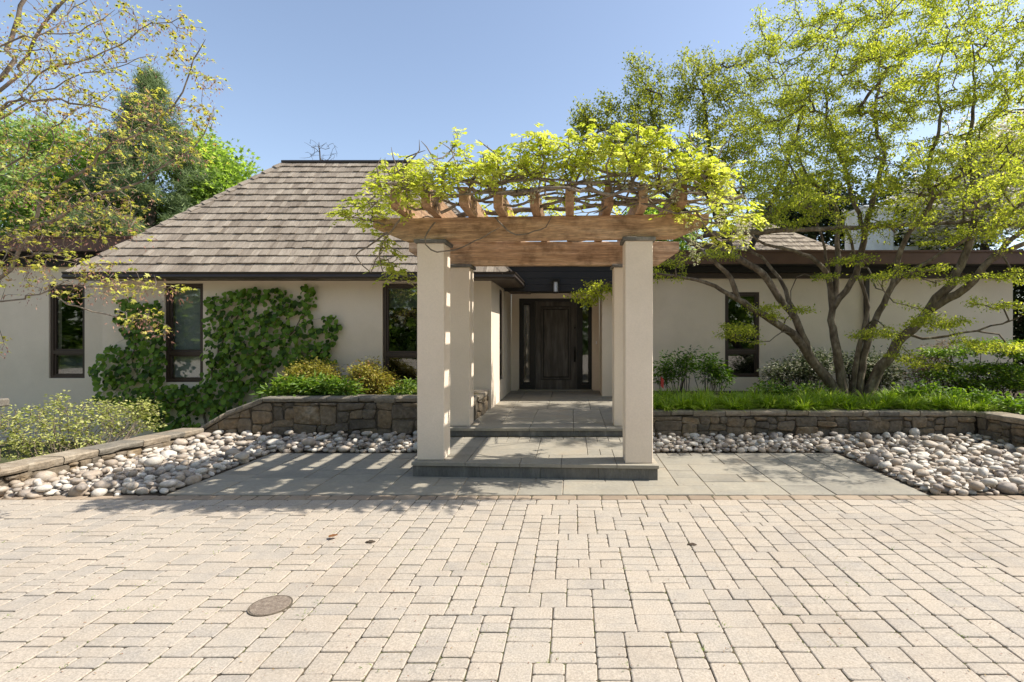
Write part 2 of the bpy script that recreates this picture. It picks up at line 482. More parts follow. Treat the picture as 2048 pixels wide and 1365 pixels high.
def scatter(tpl, pos, axis, nrm, size, tint):
    T, F = tpl
    F = np.array(F)
    axis = _n(axis)
    side = _n(np.cross(axis, nrm))
    nrm = np.cross(side, axis)
    N, k = len(pos), len(T)
    V = (pos[:, None, :] + size[:, None, None] * (T[None, :, 0:1] * side[:, None, :] + T[None, :, 1:2] * axis[:, None, :] + T[None, :, 2:3] * nrm[:, None, :]))
    FF = F[None] + (np.arange(N) * k)[:, None, None]
    return V.reshape(-1, 3), FF.reshape(-1, 3), np.repeat(tint, len(F))


def sprays(tips, per, spread, size, droop=0.25, up=1.0, rng=NR, flat=0.35, tmid=0.5, tvar=0.5, bias=None):
    """leaf positions, axes, normals, sizes and tints round twig tips"""
    tips = np.asarray(tips)
    N = len(tips) * per
    c = np.repeat(tips, per, axis=0)
    off = rng.normal(size=(N, 3)) * spread
    off[:, 2] *= flat
    pos = c + off
    ax = off + rng.normal(size=(N, 3)) * spread * 0.6
    ax[:, 2] = ax[:, 2] * 0.5 - droop * spread
    nr = rng.normal(size=(N, 3)) * 0.55
    nr[:, 2] += up
    sz = size * rng.uniform(0.6, 1.25, N)
    tc = np.repeat(rng.uniform(-0.25, 0.25, len(tips)), per)
    ti = np.clip(tmid + tc + rng.uniform(-tvar, tvar, N) * 0.7, 0.0, 0.999)
    return pos, ax, nr, sz, ti


def twig_points(T, n, rmax, rng, off=.02):
    """points and directions along the thin twigs of a grown tree"""
    i = np.arange(T.n)
    i = i[(T.rad[:T.n] < rmax) & (T.par[:T.n] >= 0)]
    p, q = T.P[T.par[i]], T.P[i]
    L = np.linalg.norm(q - p, axis=1)
    k = rng.choice(len(i), n, p=L / L.sum())
    t = rng.random(n)[:, None]
    return p[k] * (1 - t) + q[k] * t + rng.normal(size=(n, 3)) * off, _n(q[k] - p[k])


def on_twigs(T, n, rmax, size, rng, off=.02, up=1.0, tilt=.6, tmid=.5, tvar=.4):
    pos, d = twig_points(T, n, rmax, rng, off)
    ax = d * .7 + rng.normal(size=(n, 3)) * .7
    nr = rng.normal(size=(n, 3)) * tilt
    nr[:, 2] += up
    big = np.sin(pos[:, 0] * 2.3) + np.sin(pos[:, 1] * 2.9 + 1) + np.sin(pos[:, 2] * 3.7)
    return pos, ax, nr, size * rng.uniform(.6, 1.25, n), np.clip(tmid + big * .09 + rng.uniform(-tvar, tvar, n), 0, .99)


def pinnate(tips, per, rachis, size, rng, pairs=5, droop=.6):
    """compound leaves: leaflets in two rows along drooping stalks"""
    c = np.repeat(np.asarray(tips), per, axis=0) + rng.normal(size=(len(tips) * per, 3)) * .025
    m = len(c)
    a = rng.uniform(0, 6.283, m)
    d = np.stack([np.cos(a), np.sin(a), rng.uniform(-.2, .7, m)], 1)
    L = rachis * rng.uniform(.6, 1.2, m)
    tc = rng.uniform(-.3, .3, m)
    P_, A_, N_, S_, T_ = [], [], [], [], []
    sd = _n(np.cross(d, np.array((0, 0, 1.0))))
    for k in range(pairs + 1):
        q = .25 + .75 * k / pairs
        base = c + d * (L * q)[:, None] - np.array((0, 0, 1)) * (L * droop * q * q)[:, None]
        for sgn in ((-1, 1) if k < pairs else (0,)):
            ax = sd * sgn + d * (.55 if sgn else 1) - np.array((0, 0, .45))
            P_.append(base)
            A_.append(ax + rng.normal(size=(m, 3)) * .15)
            N_.append(np.array((0, 0, 1.0)) + rng.normal(size=(m, 3)) * .35 + d * .3)
            S_.append(size * rng.uniform(.7, 1.15, m) * (1.0 if k < pairs else 1.1))
            T_.append(np.clip(.5 + tc + rng.uniform(-.2, .2, m), 0, .99))
    return tuple(np.concatenate(x) for x in (P_, A_, N_, S_, T_))


def leaves_obj(name, m, parent, tpl, data, kind=None):
    V, F, t = scatter(tpl, *data)
    o = link(name, np_mesh(name, V, F, t), m, parent)
    if kind: o['kind'] = kind
    return o


def blob_points(blobs, rng, shell=0.0):
    out = []
    for (c, r, n) in blobs:
        d = _n(rng.normal(size=(n, 3)))
        rad = rng.uniform(shell, 1.0, n) ** (1 / 2.2)
        out.append(np.array(c) + d * rad[:, None] * np.array(r))
    return np.concatenate(out)


def layered(blobs, rng, per=9, rad=.45, flat=.07):
    """twig tips gathered in flat horizontal plates, as a dogwood carries them"""
    out = []
    for (c, r, n) in blobs:
        m = max(1, int(round(n / per)))
        d = _n(rng.normal(size=(m, 3)))
        cc = np.array(c) + d * (rng.uniform(0, 1, m) ** (1 / 2.2))[:, None] * np.array(r)
        for q in cc:
            k = per
            R_ = rad * rng.uniform(.6, 1.25)
            a = rng.uniform(0, 6.283, k)
            u = np.sqrt(rng.uniform(0, 1, k)) * R_
            tilt = rng.normal(0, .12, 2)
            x, y = np.cos(a) * u, np.sin(a) * u * .8
            out.append(np.stack([q[0] + x, q[1] + y, q[2] + x * tilt[0] + y * tilt[1] - .25 * u * u / R_ + rng.normal(0, flat * R_, k)], 1))
    return np.concatenate(out)


def smooth_line(pts, step, wob, rng):
    pts = [np.array(p, dtype=float) for p in pts]
    P = [pts[0] * 2 - pts[1]] + pts + [pts[-1] * 2 - pts[-2]]
    out = []
    for i in range(1, len(P) - 2):
        L = np.linalg.norm(P[i + 1] - P[i])
        k = max(1, int(L / step))
        for j in range(k):
            t = j / k
            a, b, c, d = P[i - 1], P[i], P[i + 1], P[i + 2]
            q = 0.5 * ((2 * b) + (-a + c) * t + (2 * a - 5 * b + 4 * c - d) * t * t + (-a + 3 * b - 3 * c + d) * t ** 3)
            out.append(q + (rng.normal(size=3) * wob if (i > 1 or j > 0) else 0))
    out.append(P[-2])
    return out


class Tree:
    def __init__(s, seed=1, cap=60000):
        s.P = np.zeros((cap, 3)); s.D = np.zeros((cap, 3))
        s.par = np.full(cap, -1, dtype=int); s.r = np.zeros(cap); s.ok = np.zeros(cap, bool)
        s.n = 0
        s.rng = np.random.default_rng(seed)
        s.tips = []

    def node(s, p, par, r=0.0, ok=True):
        i = s.n
        s.P[i] = p
        s.par[i] = par
        s.r[i] = r
        s.ok[i] = ok
        if par >= 0:
            d = s.P[i] - s.P[par]
            s.D[i] = d / max(np.linalg.norm(d), 1e-9)
        else:
            s.D[i] = (0, 0, 1)
        s.n += 1
        return i

    def limb(s, pts, r0, r1, step=0.14, wob=0.012, ok_from=0.3, root=False):
        line = smooth_line(pts, step, wob, s.rng)
        par = -1
        if s.n and not root:
            d = np.linalg.norm(s.P[:s.n] - line[0], axis=1)
            par = int(np.argmin(d))
            if d[par] < 0.05:
                line = line[1:]
        m = len(line)
        for i, p in enumerate(line):
            t = i / max(1, m - 1)
            par = s.node(p, par, r0 + (r1 - r0) * t, t >= ok_from)

    def grow(s, tips, step=0.16, wob=0.02, curve=0.35, up=0.0):
        tips = np.asarray(tips)
        base = s.P[:s.n][s.ok[:s.n]]
        dd = np.array([np.min(np.linalg.norm(base - t, axis=1)) for t in tips])
        for k in np.argsort(dd):
            t = tips[k]
            v = t - s.P[:s.n]
            d = np.linalg.norm(v, axis=1) + 1e-6
            cs = np.einsum('ij,ij->i', v, s.D[:s.n]) / d
            cost = d * (1.3 - 0.5 * cs)
            cost[~s.ok[:s.n]] = 1e9
            j = int(np.argmin(cost))
            L = d[j]
            c = s.P[j] + s.D[j] * L * curve + np.array((0, 0, up * L))
            m = max(2, int(L / step))
            par = j
            for i in range(1, m + 1):
                q = i / m
                p = (1 - q) ** 2 * s.P[j] + 2 * q * (1 - q) * c + q * q * t
                if i < m:
                    p = p + s.rng.normal(size=3) * wob
                par = s.node(p, par)
            s.tips.append(par)
        return s

    def radii(s, rt, ex=0.45):
        n = s.n
        cnt = np.zeros(n)
        has = np.zeros(n, bool)
        for i in range(n - 1, -1, -1):
            if not has[i]:
                cnt[i] = 1
            p = s.par[i]
            if p >= 0:
                cnt[p] += cnt[i]
                has[p] = True
        rr = rt * cnt ** ex
        s.rad = np.maximum(s.r[:n], np.where(s.r[:n] > 0, np.minimum(rr, s.r[:n]), rr))
        for i in range(n):
            p = s.par[i]
            if p >= 0:
                s.rad[i] = min(s.rad[i], s.rad[p])

    def tubes(s, thick=0.02):
        """(V, F) of the thick limbs and of the twigs"""
        n = s.n
        kids = [[] for _ in range(n)]
        for i in range(n):
            if s.par[i] >= 0:
                kids[s.par[i]].append(i)
        chains, stack = [], [i for i in range(n) if s.par[i] < 0]
        starts = [(i, None) for i in stack]
        while starts:
            i, frm = starts.pop()
            ch = [frm, i] if frm is not None else [i]
            while kids[i]:
                ks = sorted(kids[i], key=lambda k: -s.rad[k])
                for k in ks[1:]:
                    starts.append((k, i))
                i = ks[0]
                ch.append(i)
            if len(ch) > 1:
                chains.append(ch)
        res = []
        for big in (True, False):
            cs = [c for c in chains if (s.rad[c[1]] > thick) == big]
            if not cs:
                res.append(None)
                continue
            ns = 8 if big else 4
            V, F, base = [], [], 0
            ang = np.arange(ns) / ns * 2 * math.pi
            for c in cs:
                p = s.P[c]
                r = s.rad[c].copy()
                if s.par[c[1]] == c[0] and len(c) > 1:
                    r[0] = min(r[0], r[1] * 1.25) if s.par[c[0]] >= 0 else r[0]
                r[-1] *= 0.4
                t = _n(np.gradient(p, axis=0))
                ref = np.array((0.31, 0.87, 0.38)) if abs(t[0][1]) < 0.8 else np.array((0.9, 0.1, 0.4))
                u = _n(np.cross(t, ref))
                w = np.cross(t, u)
                ring = p[:, None, :] + r[:, None, None] * (np.cos(ang)[None, :, None] * u[:, None, :] + np.sin(ang)[None, :, None] * w[:, None, :])
                V.append(ring.reshape(-1, 3))
                m = len(c)
                a = base + (np.arange(m - 1) * ns)[:, None] + np.arange(ns)[None]
                b = base + (np.arange(m - 1) * ns)[:, None] + (np.arange(ns)[None] + 1) % ns
                F.append(np.stack([a, b, b + ns, a + ns], axis=2).reshape(-1, 4))
                base += m * ns
            res.append((np.concatenate(V), np.concatenate(F)))
        return res

    def build(s, parent, m, rt=0.004, thick=0.02, ex=0.45, trunk='trunk', twig='twigs'):
        s.radii(rt, ex)
        a, b = s.tubes(thick)
        if a is not None:
            link(trunk, np_mesh(trunk, *a, smooth=True), m, parent)
        if b is not None:
            o = link(twig, np_mesh(twig, *b, smooth=True), m, parent)
            o['kind'] = 'stuff'
        return s

    def tip_points(s):
        return s.P[s.tips]


# ------------------------------------------------------------------ polygons: rubble and paving
def clip_poly(poly, a, b, c):
    """keep the part where a*x + b*y <= c"""
    out = []
    for i in range(len(poly)):
        p, q = poly[i], poly[(i + 1) % len(poly)]
        dp, dq = a * p[0] + b * p[1] - c, a * q[0] + b * q[1] - c
        if dp <= 0:
            out.append(p)
        if dp * dq < 0:
            t = dp / (dp - dq)
            out.append((p[0] + t * (q[0] - p[0]), p[1] + t * (q[1] - p[1])))
    return out


def inside(p, poly):
    c, n = False, len(poly)
    for i in range(n):
        x0, y0 = poly[i]
        x1, y1 = poly[(i + 1) % n]
        if (y0 > p[1]) != (y1 > p[1]) and p[0] < (x1 - x0) * (p[1] - y0) / (y1 - y0) + x0:
            c = not c
    return c


def voronoi(seeds, outline):
    cells = []
    for i, s in enumerate(seeds):
        poly = list(outline)
        for j, q in enumerate(seeds):
            if i == j or abs(q[0] - s[0]) > 1.2:
                continue
            a, b = q[0] - s[0], q[1] - s[1]
            c = (q[0] ** 2 + q[1] ** 2 - s[0] ** 2 - s[1] ** 2) / 2
            poly = clip_poly(poly, a, b, c)
            if len(poly) < 3:
                break
        if len(poly) >= 3:
            cells.append(poly)
    return cells


def area(poly):
    return sum(poly[i][0] * poly[(i + 1) % len(poly)][1] - poly[(i + 1) % len(poly)][0] * poly[i][1] for i in range(len(poly))) / 2


def inset(poly, d):
    c = poly
    n = len(poly)
    out = list(poly)
    for i in range(n):
        p, q = poly[i], poly[(i + 1) % n]
        ex, ey = q[0] - p[0], q[1] - p[1]
        L = math.hypot(ex, ey)
        if L < 1e-6:
            continue
        a, b = ey / L, -ex / L           # outward for counter-clockwise
        out = clip_poly(out, a, b, a * p[0] + b * p[1] - d)
        if len(out) < 3:
            return []
    return out


def cut_corners(poly, f, rng):
    out = []
    n = len(poly)
    for i in range(n):
        p, q, r = poly[i - 1], poly[i], poly[(i + 1) % n]
        for (o, k) in ((p, 1), (r, 1)):
            L = math.hypot(o[0] - q[0], o[1] - q[1])
            t = min(0.35, f * rng.uniform(0.6, 1.4) / max(L, 1e-6))
            out.append((q[0] + (o[0] - q[0]) * t, q[1] + (o[1] - q[1]) * t))
    return out


def slab_mesh(mb, poly, mapf, top, bevel, back, rng, bulge=0.0, t=0.0):
    """a stone: polygon front face at depth `top`, bevelled rim, sides to depth `back`; mapf(u, v, depth)"""
    n = len(poly)
    cx, cy = sum(p[0] for p in poly) / n, sum(p[1] for p in poly) / n
    inn = inset(poly, bevel)
    vs, fs = [], []
    k = bevel / max(1e-6, math.sqrt(abs(area(poly))) / 2)
    f1 = [(p[0] + (cx - p[0]) * min(0.5, k), p[1] + (cy - p[1]) * min(0.5, k)) for p in poly]
    vs += [mapf(p[0], p[1], top + rng.uniform(-1, 1) * bulge * 0.4) for p in f1]
    vs += [mapf(p[0], p[1], top - bevel * 0.8) for p in poly]
    vs += [mapf(p[0], p[1], back) for p in poly]
    vs.append(mapf(cx, cy, top + bulge))
    for i in range(n):
        j = (i + 1) % n
        fs += [(3 * n, i, j), (i, n + i, n + j, j), (n + i, 2 * n + i, 2 * n + j, n + j)]
    mb.add(vs, fs, t)


def pack_grid(nx, ny, pieces, rng):
    """fill an nx by ny grid with rectangles drawn from pieces [(w, h, weight)]"""
    g = np.zeros((nx, ny), bool)
    out = []
    for j in range(ny):
        for i in range(nx):
            if g[i, j]:
                continue
            cand = [(w, h, wt) for (w, h, wt) in pieces if i + w <= nx and j + h <= ny and not g[i:i + w, j:j + h].any()]
            if not cand:
                cand = [(1, 1, 1)]
            run = 0
            while i + run < nx and not g[i + run, j]:
                run += 1
            good = [c for c in cand if run - c[0] != 1 or c[0] == 1 and run == 2 and False]
            cand = good or cand
            w, h, _ = rng.choices(cand, [c[2] for c in cand])[0]
            g[i:i + w, j:j + h] = True
            out.append((i, j, w, h))
    return out


# ================================================================== GROUND AND PAVING
def sheet(name, m, x0, x1, y0, y1, z, kind='structure'):
    me = bpy.data.meshes.new(name)
    me.from_pydata([(x0, y0, z), (x1, y0, z), (x1, y1, z), (x0, y1, z)], [], [(0, 1, 2, 3)])
    o = link(name, me, m)
    o['kind'] = kind
    return o


tag(boxo('ground', M['ground'], None, -300, 300, -300, 300, -1.2, -0.42), kind='structure')

drive = boxo('driveway', M['bed'], None, -7.2, 7.2, 1.8, 5.1, -0.42, -0.0065)
drive['kind'] = 'structure'
apron = panel(-24, 24, -16, 5.1, [(-7.2, 7.2, 1.8, 5.11)], -0.003, -0.42, lambda u, v, d: (u, v, d)).build('driveway_apron', M['drive_far'])
apron['kind'] = 'structure'


def on_screen(x, y, z, pad=0.0):
    px, py = VX + FPX * x / y, VY + FPX * (EYE - z) / y
    return -160 - pad < px < 2208 + pad and py < 1500 + pad


def flat_map(x0, y0, tx=0.0, ty=0.0, z0=0.0):
    return lambda u, v, d: (u - x0, v - y0, z0 + d + tx * (u - x0) + ty * (v - y0))


U, UD = 0.0765, 0.0425
nx, ny = int(14.3 / U), int((4.965 - 1.9) / UD)
pieces = [(3, 4, 3), (3, 3, 3), (2, 3, 3.4), (2, 4, 1.6), (3, 2, 2.4), (2, 2, 2.6), (4, 3, 0.5)]
pav = []
for (i, j, w, h) in pack_grid(nx, ny, pieces, R):
    x0, x1 = -7.15 + i * U, -7.15 + (i + w) * U
    y1, y0 = 4.965 - j * UD, 4.965 - (j + h) * UD
    cx, cy = (x0 + x1) / 2, (y0 + y1) / 2
    pav.append(((w * h / cy ** 3 if on_screen(cx, cy, 0) and VY + FPX * EYE / cy < 1365 else 0.0), x0, x1, y0, y1))
pav.sort(reverse=True)
rest = MB()
for k, (_, x0, x1, y0, y1) in enumerate(pav):
    g = 0.0028
    poly = [(x0 + g, y0 + g), (x1 - g, y0 + g), (x1 - g, y1 - g), (x0 + g, y1 - g)]
    poly = [(p[0] + R.uniform(-.002, .002), p[1] + R.uniform(-.002, .002)) for p in poly]
    poly = cut_corners(poly, 0.009, R)
    cx, cy = (x0 + x1) / 2, (y0 + y1) / 2
    top = R.uniform(-.0025, .0025)
    t = R.random()
    if k < 300:
        mb = MB()
        slab_mesh(mb, poly, flat_map(cx, cy, R.uniform(-.008, .008), R.uniform(-.008, .008)), top, 0.004, -0.03, R, 0.0008, t)
        mb.build('paver', M['paver'], drive, (cx, cy, 0))
    else:
        mp = flat_map(cx, cy, R.uniform(-.008, .008), R.uniform(-.008, .008))
        slab_mesh(rest, poly, (lambda u, v, d, mp=mp, cx=cx, cy=cy: (mp(u, v, d)[0] + cx, mp(u, v, d)[1] + cy, mp(u, v, d)[2])), top, 0.004, -0.03, R, 0.0008, t)
rest.build('far_pavers', M['paver'], drive)['kind'] = 'stuff'

# brown border course between the driveway and the terrace
border = boxo('border_course', M['bed'], None, -7.2, 7.2, 5.1, 5.118, -0.42, -0.008)
border['kind'] = 'structure'
x = -6.6
while x < 6.6:
    w = R.choice((0.16, 0.2, 0.24))
    if on_screen(x, 5.03, 0):
        mb = MB()
        poly = cut_corners([(x + .004, 4.973), (x + w - .004, 4.973), (x + w - .004, 5.097), (x + .004, 5.097)], 0.012, R)
        slab_mesh(mb, poly, flat_map(x, 5.03), R.uniform(-.003, .003), 0.007, -0.03, R, 0.001, R.random())
        mb.build('paver', M['border'], border, (x, 5.03, 0))
    x += w

# bluestone terrace
TX0, TX1, TY0, TY1 = -4.0, 3.52, 5.118, 6.92
terr = boxo('bluestone_terrace', M['grout'], None, TX0, TX1, TY0, 7.3, -0.42, -0.006)
terr['kind'] = 'structure'


def flagstones(parent, x0, y0, nx, ny, u, pcs, z, skip=None, cut=None, gap=0.005, back=-0.03, m='bluestone', rng=R):
    for (i, j, w, h) in pack_grid(nx, ny, pcs, rng):
        a, b, c, d = x0 + i * u, x0 + (i + w) * u, y0 + j * u, y0 + (j + h) * u
        if skip and skip(a, b, c, d):
            continue
        poly = [(a + gap, c + gap), (b - gap, c + gap), (b - gap, d - gap), (a + gap, d - gap)]
        if cut:
            poly = clip_poly(poly, *cut)
            if len(poly) < 3 or abs(area(poly)) < 0.004:
                continue
        cx, cy = (a + b) / 2, (c + d) / 2
        mb = MB()
        slab_mesh(mb, poly, flat_map(cx, cy, rng.uniform(-.003, .003), rng.uniform(-.003, .003)), rng.uniform(0, .003), 0.004, back, rng, 0.0, rng.random())
        mb.build('flagstone', M[m], parent, (cx, cy, z))


big = [(5, 3, 3), (4, 3, 3), (6, 4, 2), (4, 4, 2), (3, 2, 2), (5, 2, 2), (3, 3, 2), (2, 2, 0.6)]
SLX0, SLX1 = -1.785, 0.935
flagstones(terr, TX0, TY0, 50, 12, 0.15, big, 0.0, skip=lambda a, b, c, d: a > SLX0 + .05 and b < SLX1 - .05 and c > 5.8)

# front step slab (its front edge runs slightly askew) and upper porch
SK = 0.15 / (SLX1 - SLX0)
yf = lambda X: 5.75 - SK * (X - SLX0)
LOW, UPP = 0.165, 0.285
step = MB()
step.add([(SLX0 + .03, yf(SLX0) + .05, -.05), (SLX1 - .03, yf(SLX1) + .05, -.05), (SLX1 - .03, 7.3, -.05), (SLX0 + .03, 7.3, -.05),
          (SLX0 + .03, yf(SLX0) + .05, LOW - .03), (SLX1 - .03, yf(SLX1) + .05, LOW - .03), (SLX1 - .03, 7.3, LOW - .03), (SLX0 + .03, 7.3, LOW - .03)],
         [(0, 3, 2, 1), (4, 5, 6, 7), (0, 1, 5, 4), (1, 2, 6, 5), (2, 3, 7, 6), (3, 0, 4, 7)])
step = step.build('front_step', M['grout'])
step['kind'] = 'structure'
flagstones(step, SLX0, 7.20 - 11 * 0.155, 18, 11, 0.1511, [(5, 3, 3), (4, 3, 3), (6, 4, 2), (4, 4, 2), (5, 5, 1), (3, 3, 1)], LOW, cut=(-SK, -1.0, -(5.75 + SK * SLX0)), back=-0.036, gap=0.003)
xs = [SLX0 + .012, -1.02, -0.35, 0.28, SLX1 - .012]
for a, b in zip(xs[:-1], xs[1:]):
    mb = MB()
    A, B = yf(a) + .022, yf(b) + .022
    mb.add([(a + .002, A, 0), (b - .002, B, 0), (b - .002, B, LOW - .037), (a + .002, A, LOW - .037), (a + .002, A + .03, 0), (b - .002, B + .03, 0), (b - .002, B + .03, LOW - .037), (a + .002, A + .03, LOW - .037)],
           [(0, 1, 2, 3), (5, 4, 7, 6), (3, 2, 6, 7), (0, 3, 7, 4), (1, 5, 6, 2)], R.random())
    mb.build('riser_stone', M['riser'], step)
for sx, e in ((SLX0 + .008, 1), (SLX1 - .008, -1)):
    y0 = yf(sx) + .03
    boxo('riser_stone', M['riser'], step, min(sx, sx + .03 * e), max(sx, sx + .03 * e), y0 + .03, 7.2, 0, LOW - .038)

porch = boxo('porch_floor', M['grout'], None, -1.80, 1.06, 7.23, 12.1, -0.05, UPP - .03)
porch['kind'] = 'structure'
flagstones(porch, -1.80, 7.17, 19, 32, 0.151, [(5, 4, 3), (6, 4, 2), (4, 4, 2), (5, 3, 2), (7, 5, 1), (3, 3, 1)], UPP, back=-0.036, gap=0.003)
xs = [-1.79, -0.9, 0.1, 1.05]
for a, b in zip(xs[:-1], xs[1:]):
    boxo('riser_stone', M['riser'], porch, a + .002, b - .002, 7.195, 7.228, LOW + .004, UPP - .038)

# ================================================================== RUBBLE WALLS
def rubble_wall(name, label, segs, cap_h=0.08, seed=3, du=0.36, dv=0.21, thick=0.34, limit=90, tags=None):
    """segs: [(A, B, [(u, ztop), ...], zbottom)] faces seen from outside; u runs from A to B"""
    rng = random.Random(seed)
    A0 = segs[0][0]
    w = empty(name, (A0[0], A0[1], 0), label, 'wall')
    for (A, B, tops, z0) in segs:
        A, B = Vector((*A, 0)), Vector((*B, 0))
        L = (B - A).length
        d = (B - A) / L
        n = Vector((d.y, -d.x, 0))          # outward
        mapf = lambda u, v, q: tuple(A + d * u + n * q + Vector((0, 0, v)))
        top = [(u, z - cap_h) for (u, z) in tops]
        outline = [(0, z0), (L, z0)] + [p for p in reversed(top)]
        core = MB()
        k = len(outline)
        vs = [mapf(p[0], p[1], -0.012) for p in outline] + [mapf(p[0], p[1], -thick) for p in outline]
        core.add(vs, [tuple(range(k)), tuple(reversed(range(k, 2 * k)))] + [(i, k + i, k + (i + 1) % k, (i + 1) % k) for i in range(k)])
        core.build('mortar_core', M['mortar'], w)
        zt = max(p[1] for p in top)
        gu, gv = du / 5.0, dv / 4.0
        lean = lambda i, j: (rng0[(i * 7 + j * 13) % 211] - .5, rng0[(i * 11 + j * 5 + 3) % 211] - .5)
        rng0 = [rng.random() for _ in range(211)]
        pcs = [(5, 4, 3), (4, 3, 4), (6, 3, 3), (3, 2, 3), (4, 2, 3), (3, 4, 2), (2, 2, 2), (6, 5, 1.5), (2, 3, 1.5), (5, 2, 2)]
        for (i, j, w_, h_) in pack_grid(int(L / gu) + 2, int((zt - z0) / gv) + 2, pcs, rng):
            def cor(p, q):
                e = lean(p, q)
                return (p * gu + e[0] * gu * .75 - gu * .5, z0 + q * gv + e[1] * gv * .8 - gv * .4)
            q4 = [cor(i, j), cor(i + w_, j), cor(i + w_, j + h_), cor(i, j + h_)]
            mid = []
            for k_ in range(4):
                mid.append(q4[k_])
                c_ = q4[(k_ + 1) % 4]
                mid.append(((q4[k_][0] + c_[0]) / 2 + rng.uniform(-.004, .012) * (0, 1, 0, -1)[k_], (q4[k_][1] + c_[1]) / 2 + rng.uniform(-.004, .012) * (-1, 0, 1, 0)[k_]))
            poly = mid
            for k_ in range(len(outline)):
                p, q = outline[k_], outline[(k_ + 1) % len(outline)]
                ex, ey = q[0] - p[0], q[1] - p[1]
                poly = clip_poly(poly, ey, -ex, ey * p[0] - ex * p[1])
                if len(poly) < 3:
                    break
            if len(poly) < 3 or area(poly) < 0.0022:
                continue
            p2 = inset(poly, 0.0035 + 0.003 * rng.random())
            if len(p2) < 3 or area(p2) < 0.0016:
                continue
            p2 = cut_corners(p2, 0.012 + .014 * rng.random(), rng)
            c0 = p2[0]
            tu, tv = rng.gauss(0, .05), rng.gauss(0, .06)
            mpt = lambda u, v, q, c0=c0, tu=tu, tv=tv: mapf(u, v, q + (tu * (u - c0[0]) + tv * (v - c0[1]) if q > -.01 else 0))
            mb = MB()
            slab_mesh(mb, p2, mpt, rng.uniform(0.004, 0.034), 0.013, -0.02, rng, rng.uniform(0.0, 0.014), rng.random())
            mb.build('stone', M['rubble'], w)
        # caps along the top line
        for (u0, za), (u1, zb) in zip(tops[:-1], tops[1:]):
            LL = math.hypot(u1 - u0, zb - za)
            s = 0.0
            while s < LL - 0.01:
                wdt = min(rng.uniform(0.22, 0.6), LL - s)
                if LL - s - wdt < 0.15:
                    wdt = LL - s
                mb = MB()
                N = 5
                th = cap_h * rng.uniform(0.85, 1.1)
                fr, bk = [], []
                for q in range(N):
                    f = (s + 0.004 + (wdt - 0.008) * q / (N - 1)) / LL
                    u, z = u0 + (u1 - u0) * f, za + (zb - za) * f
                    o = 0.035 + rng.uniform(-.02, .02)
                    fr.append((mapf(u, z + rng.uniform(-.004, .004), o - .014), mapf(u, z - .016 + rng.uniform(-.006, .004), o), mapf(u, z - th * 0.6, o + rng.uniform(-.01, .004)), mapf(u, z - th + .004 + rng.uniform(0, .008), o - .014)))
                    bk.append((mapf(u, z - .004, -thick - .02), mapf(u, z - th + .004, -thick - .02)))
                vs = [p for f in fr for p in f] + [p for b in bk for p in b]
                fs = []
                for q in range(N - 1):
                    a, b = 4 * q, 4 * (q + 1)
                    fs += [(a + 1, b + 1, b, a), (a + 2, b + 2, b + 1, a + 1), (a + 3, b + 3, b + 2, a + 2)]
                    c, e = 4 * N + 2 * q, 4 * N + 2 * (q + 1)
                    fs += [(a, b, e, c), (c, e, e + 1, c + 1), (a + 3, c + 1, e + 1, b + 3)]
                e = 4 * N + 2 * (N - 1)
                a = 4 * (N - 1)
                fs += [(0, 4 * N, 4 * N + 1, 3, 2, 1), (a, a + 1, a + 2, a + 3, e + 1, e)]
                mb.add(vs, fs, rng.random())
                mb.build('cap_stone', M['capstone'], w)
                s += wdt
    return w


WY = 7.66
LW = 0.655
rubble_wall('stone_wall', 'dark stone retaining wall left of the white pillars, its left end sloping down',
            [((-5.50, WY), (-1.47, WY), [(0.0, 0.20), (0.42, 0.45), (0.95, LW), (4.03, LW)], -0.05),
             ((-1.47, WY + 0.34), (-1.47, 9.0), [(0.0, LW - .03), (1.0, LW - .03)], 0.2)], seed=5, du=0.40, dv=0.27)
rubble_wall('stone_wall', 'long low stone retaining wall holding the grassy bed in front of the right wing',
            [((0.98, 7.62), (5.90, 7.62), [(0.0, 0.465), (4.92, 0.455)], -0.05),
             ((5.94, 7.62), (6.22, 5.6), [(0.0, 0.45), (2.03, 0.44)], -0.05)], seed=8, du=0.33, dv=0.19)
rubble_wall('low_wall', 'low stone edging wall running toward the camera along the left pebble bed',
            [((-5.74, 4.95), (-5.43, 7.62), [(0.0, 0.235), (2.68, 0.21)], -0.3)], cap_h=0.085, seed=12, du=0.3, dv=0.2, thick=0.28)

pier = empty('stone_pier', (-5.75, 4.8, 0), 'square rubble pier with a flat cap at the left picture edge, ending the low wall', 'pier')
rp = random.Random(4)
z = -0.3
boxo('mortar_core', M['mortar'], pier, -6.12, -5.70, 4.74, 5.16, -0.4, 0.86)
while z < 0.84:
    h = rp.uniform(0.12, 0.2)
    h = min(h, 0.86 - z)
    for (A, B) in (((-6.14, 4.73), (-5.69, 4.73)), ((-5.69, 4.73), (-5.69, 5.17))):
        A, B = Vector((*A, 0)), Vector((*B, 0))
        L = (B - A).length
        d = (B - A) / L
        n = Vector((d.y, -d.x, 0))
        c = rp.uniform(0.35, 0.65) * L
        for (u0, u1) in ((0, c), (c, L)):
            mb = MB()
            slab_mesh(mb, cut_corners([(u0 + .006, z + .006), (u1 - .006, z + .006), (u1 - .006, z + h - .006), (u0 + .006, z + h - .006)], .02, rp),
                      lambda u, v, q: tuple(A + d * u + n * q + Vector((0, 0, v))), rp.uniform(0, .02), 0.012, -0.02, rp, 0.006, rp.random())
            mb.build('stone', M['rubble'], pier)
    z += h
mb = MB()
mb.bevel_box(-6.2, -5.64, 4.66, 5.22, 0.86, 0.94, 0.012)
mb.build('cap_stone', M['capstone'], pier)

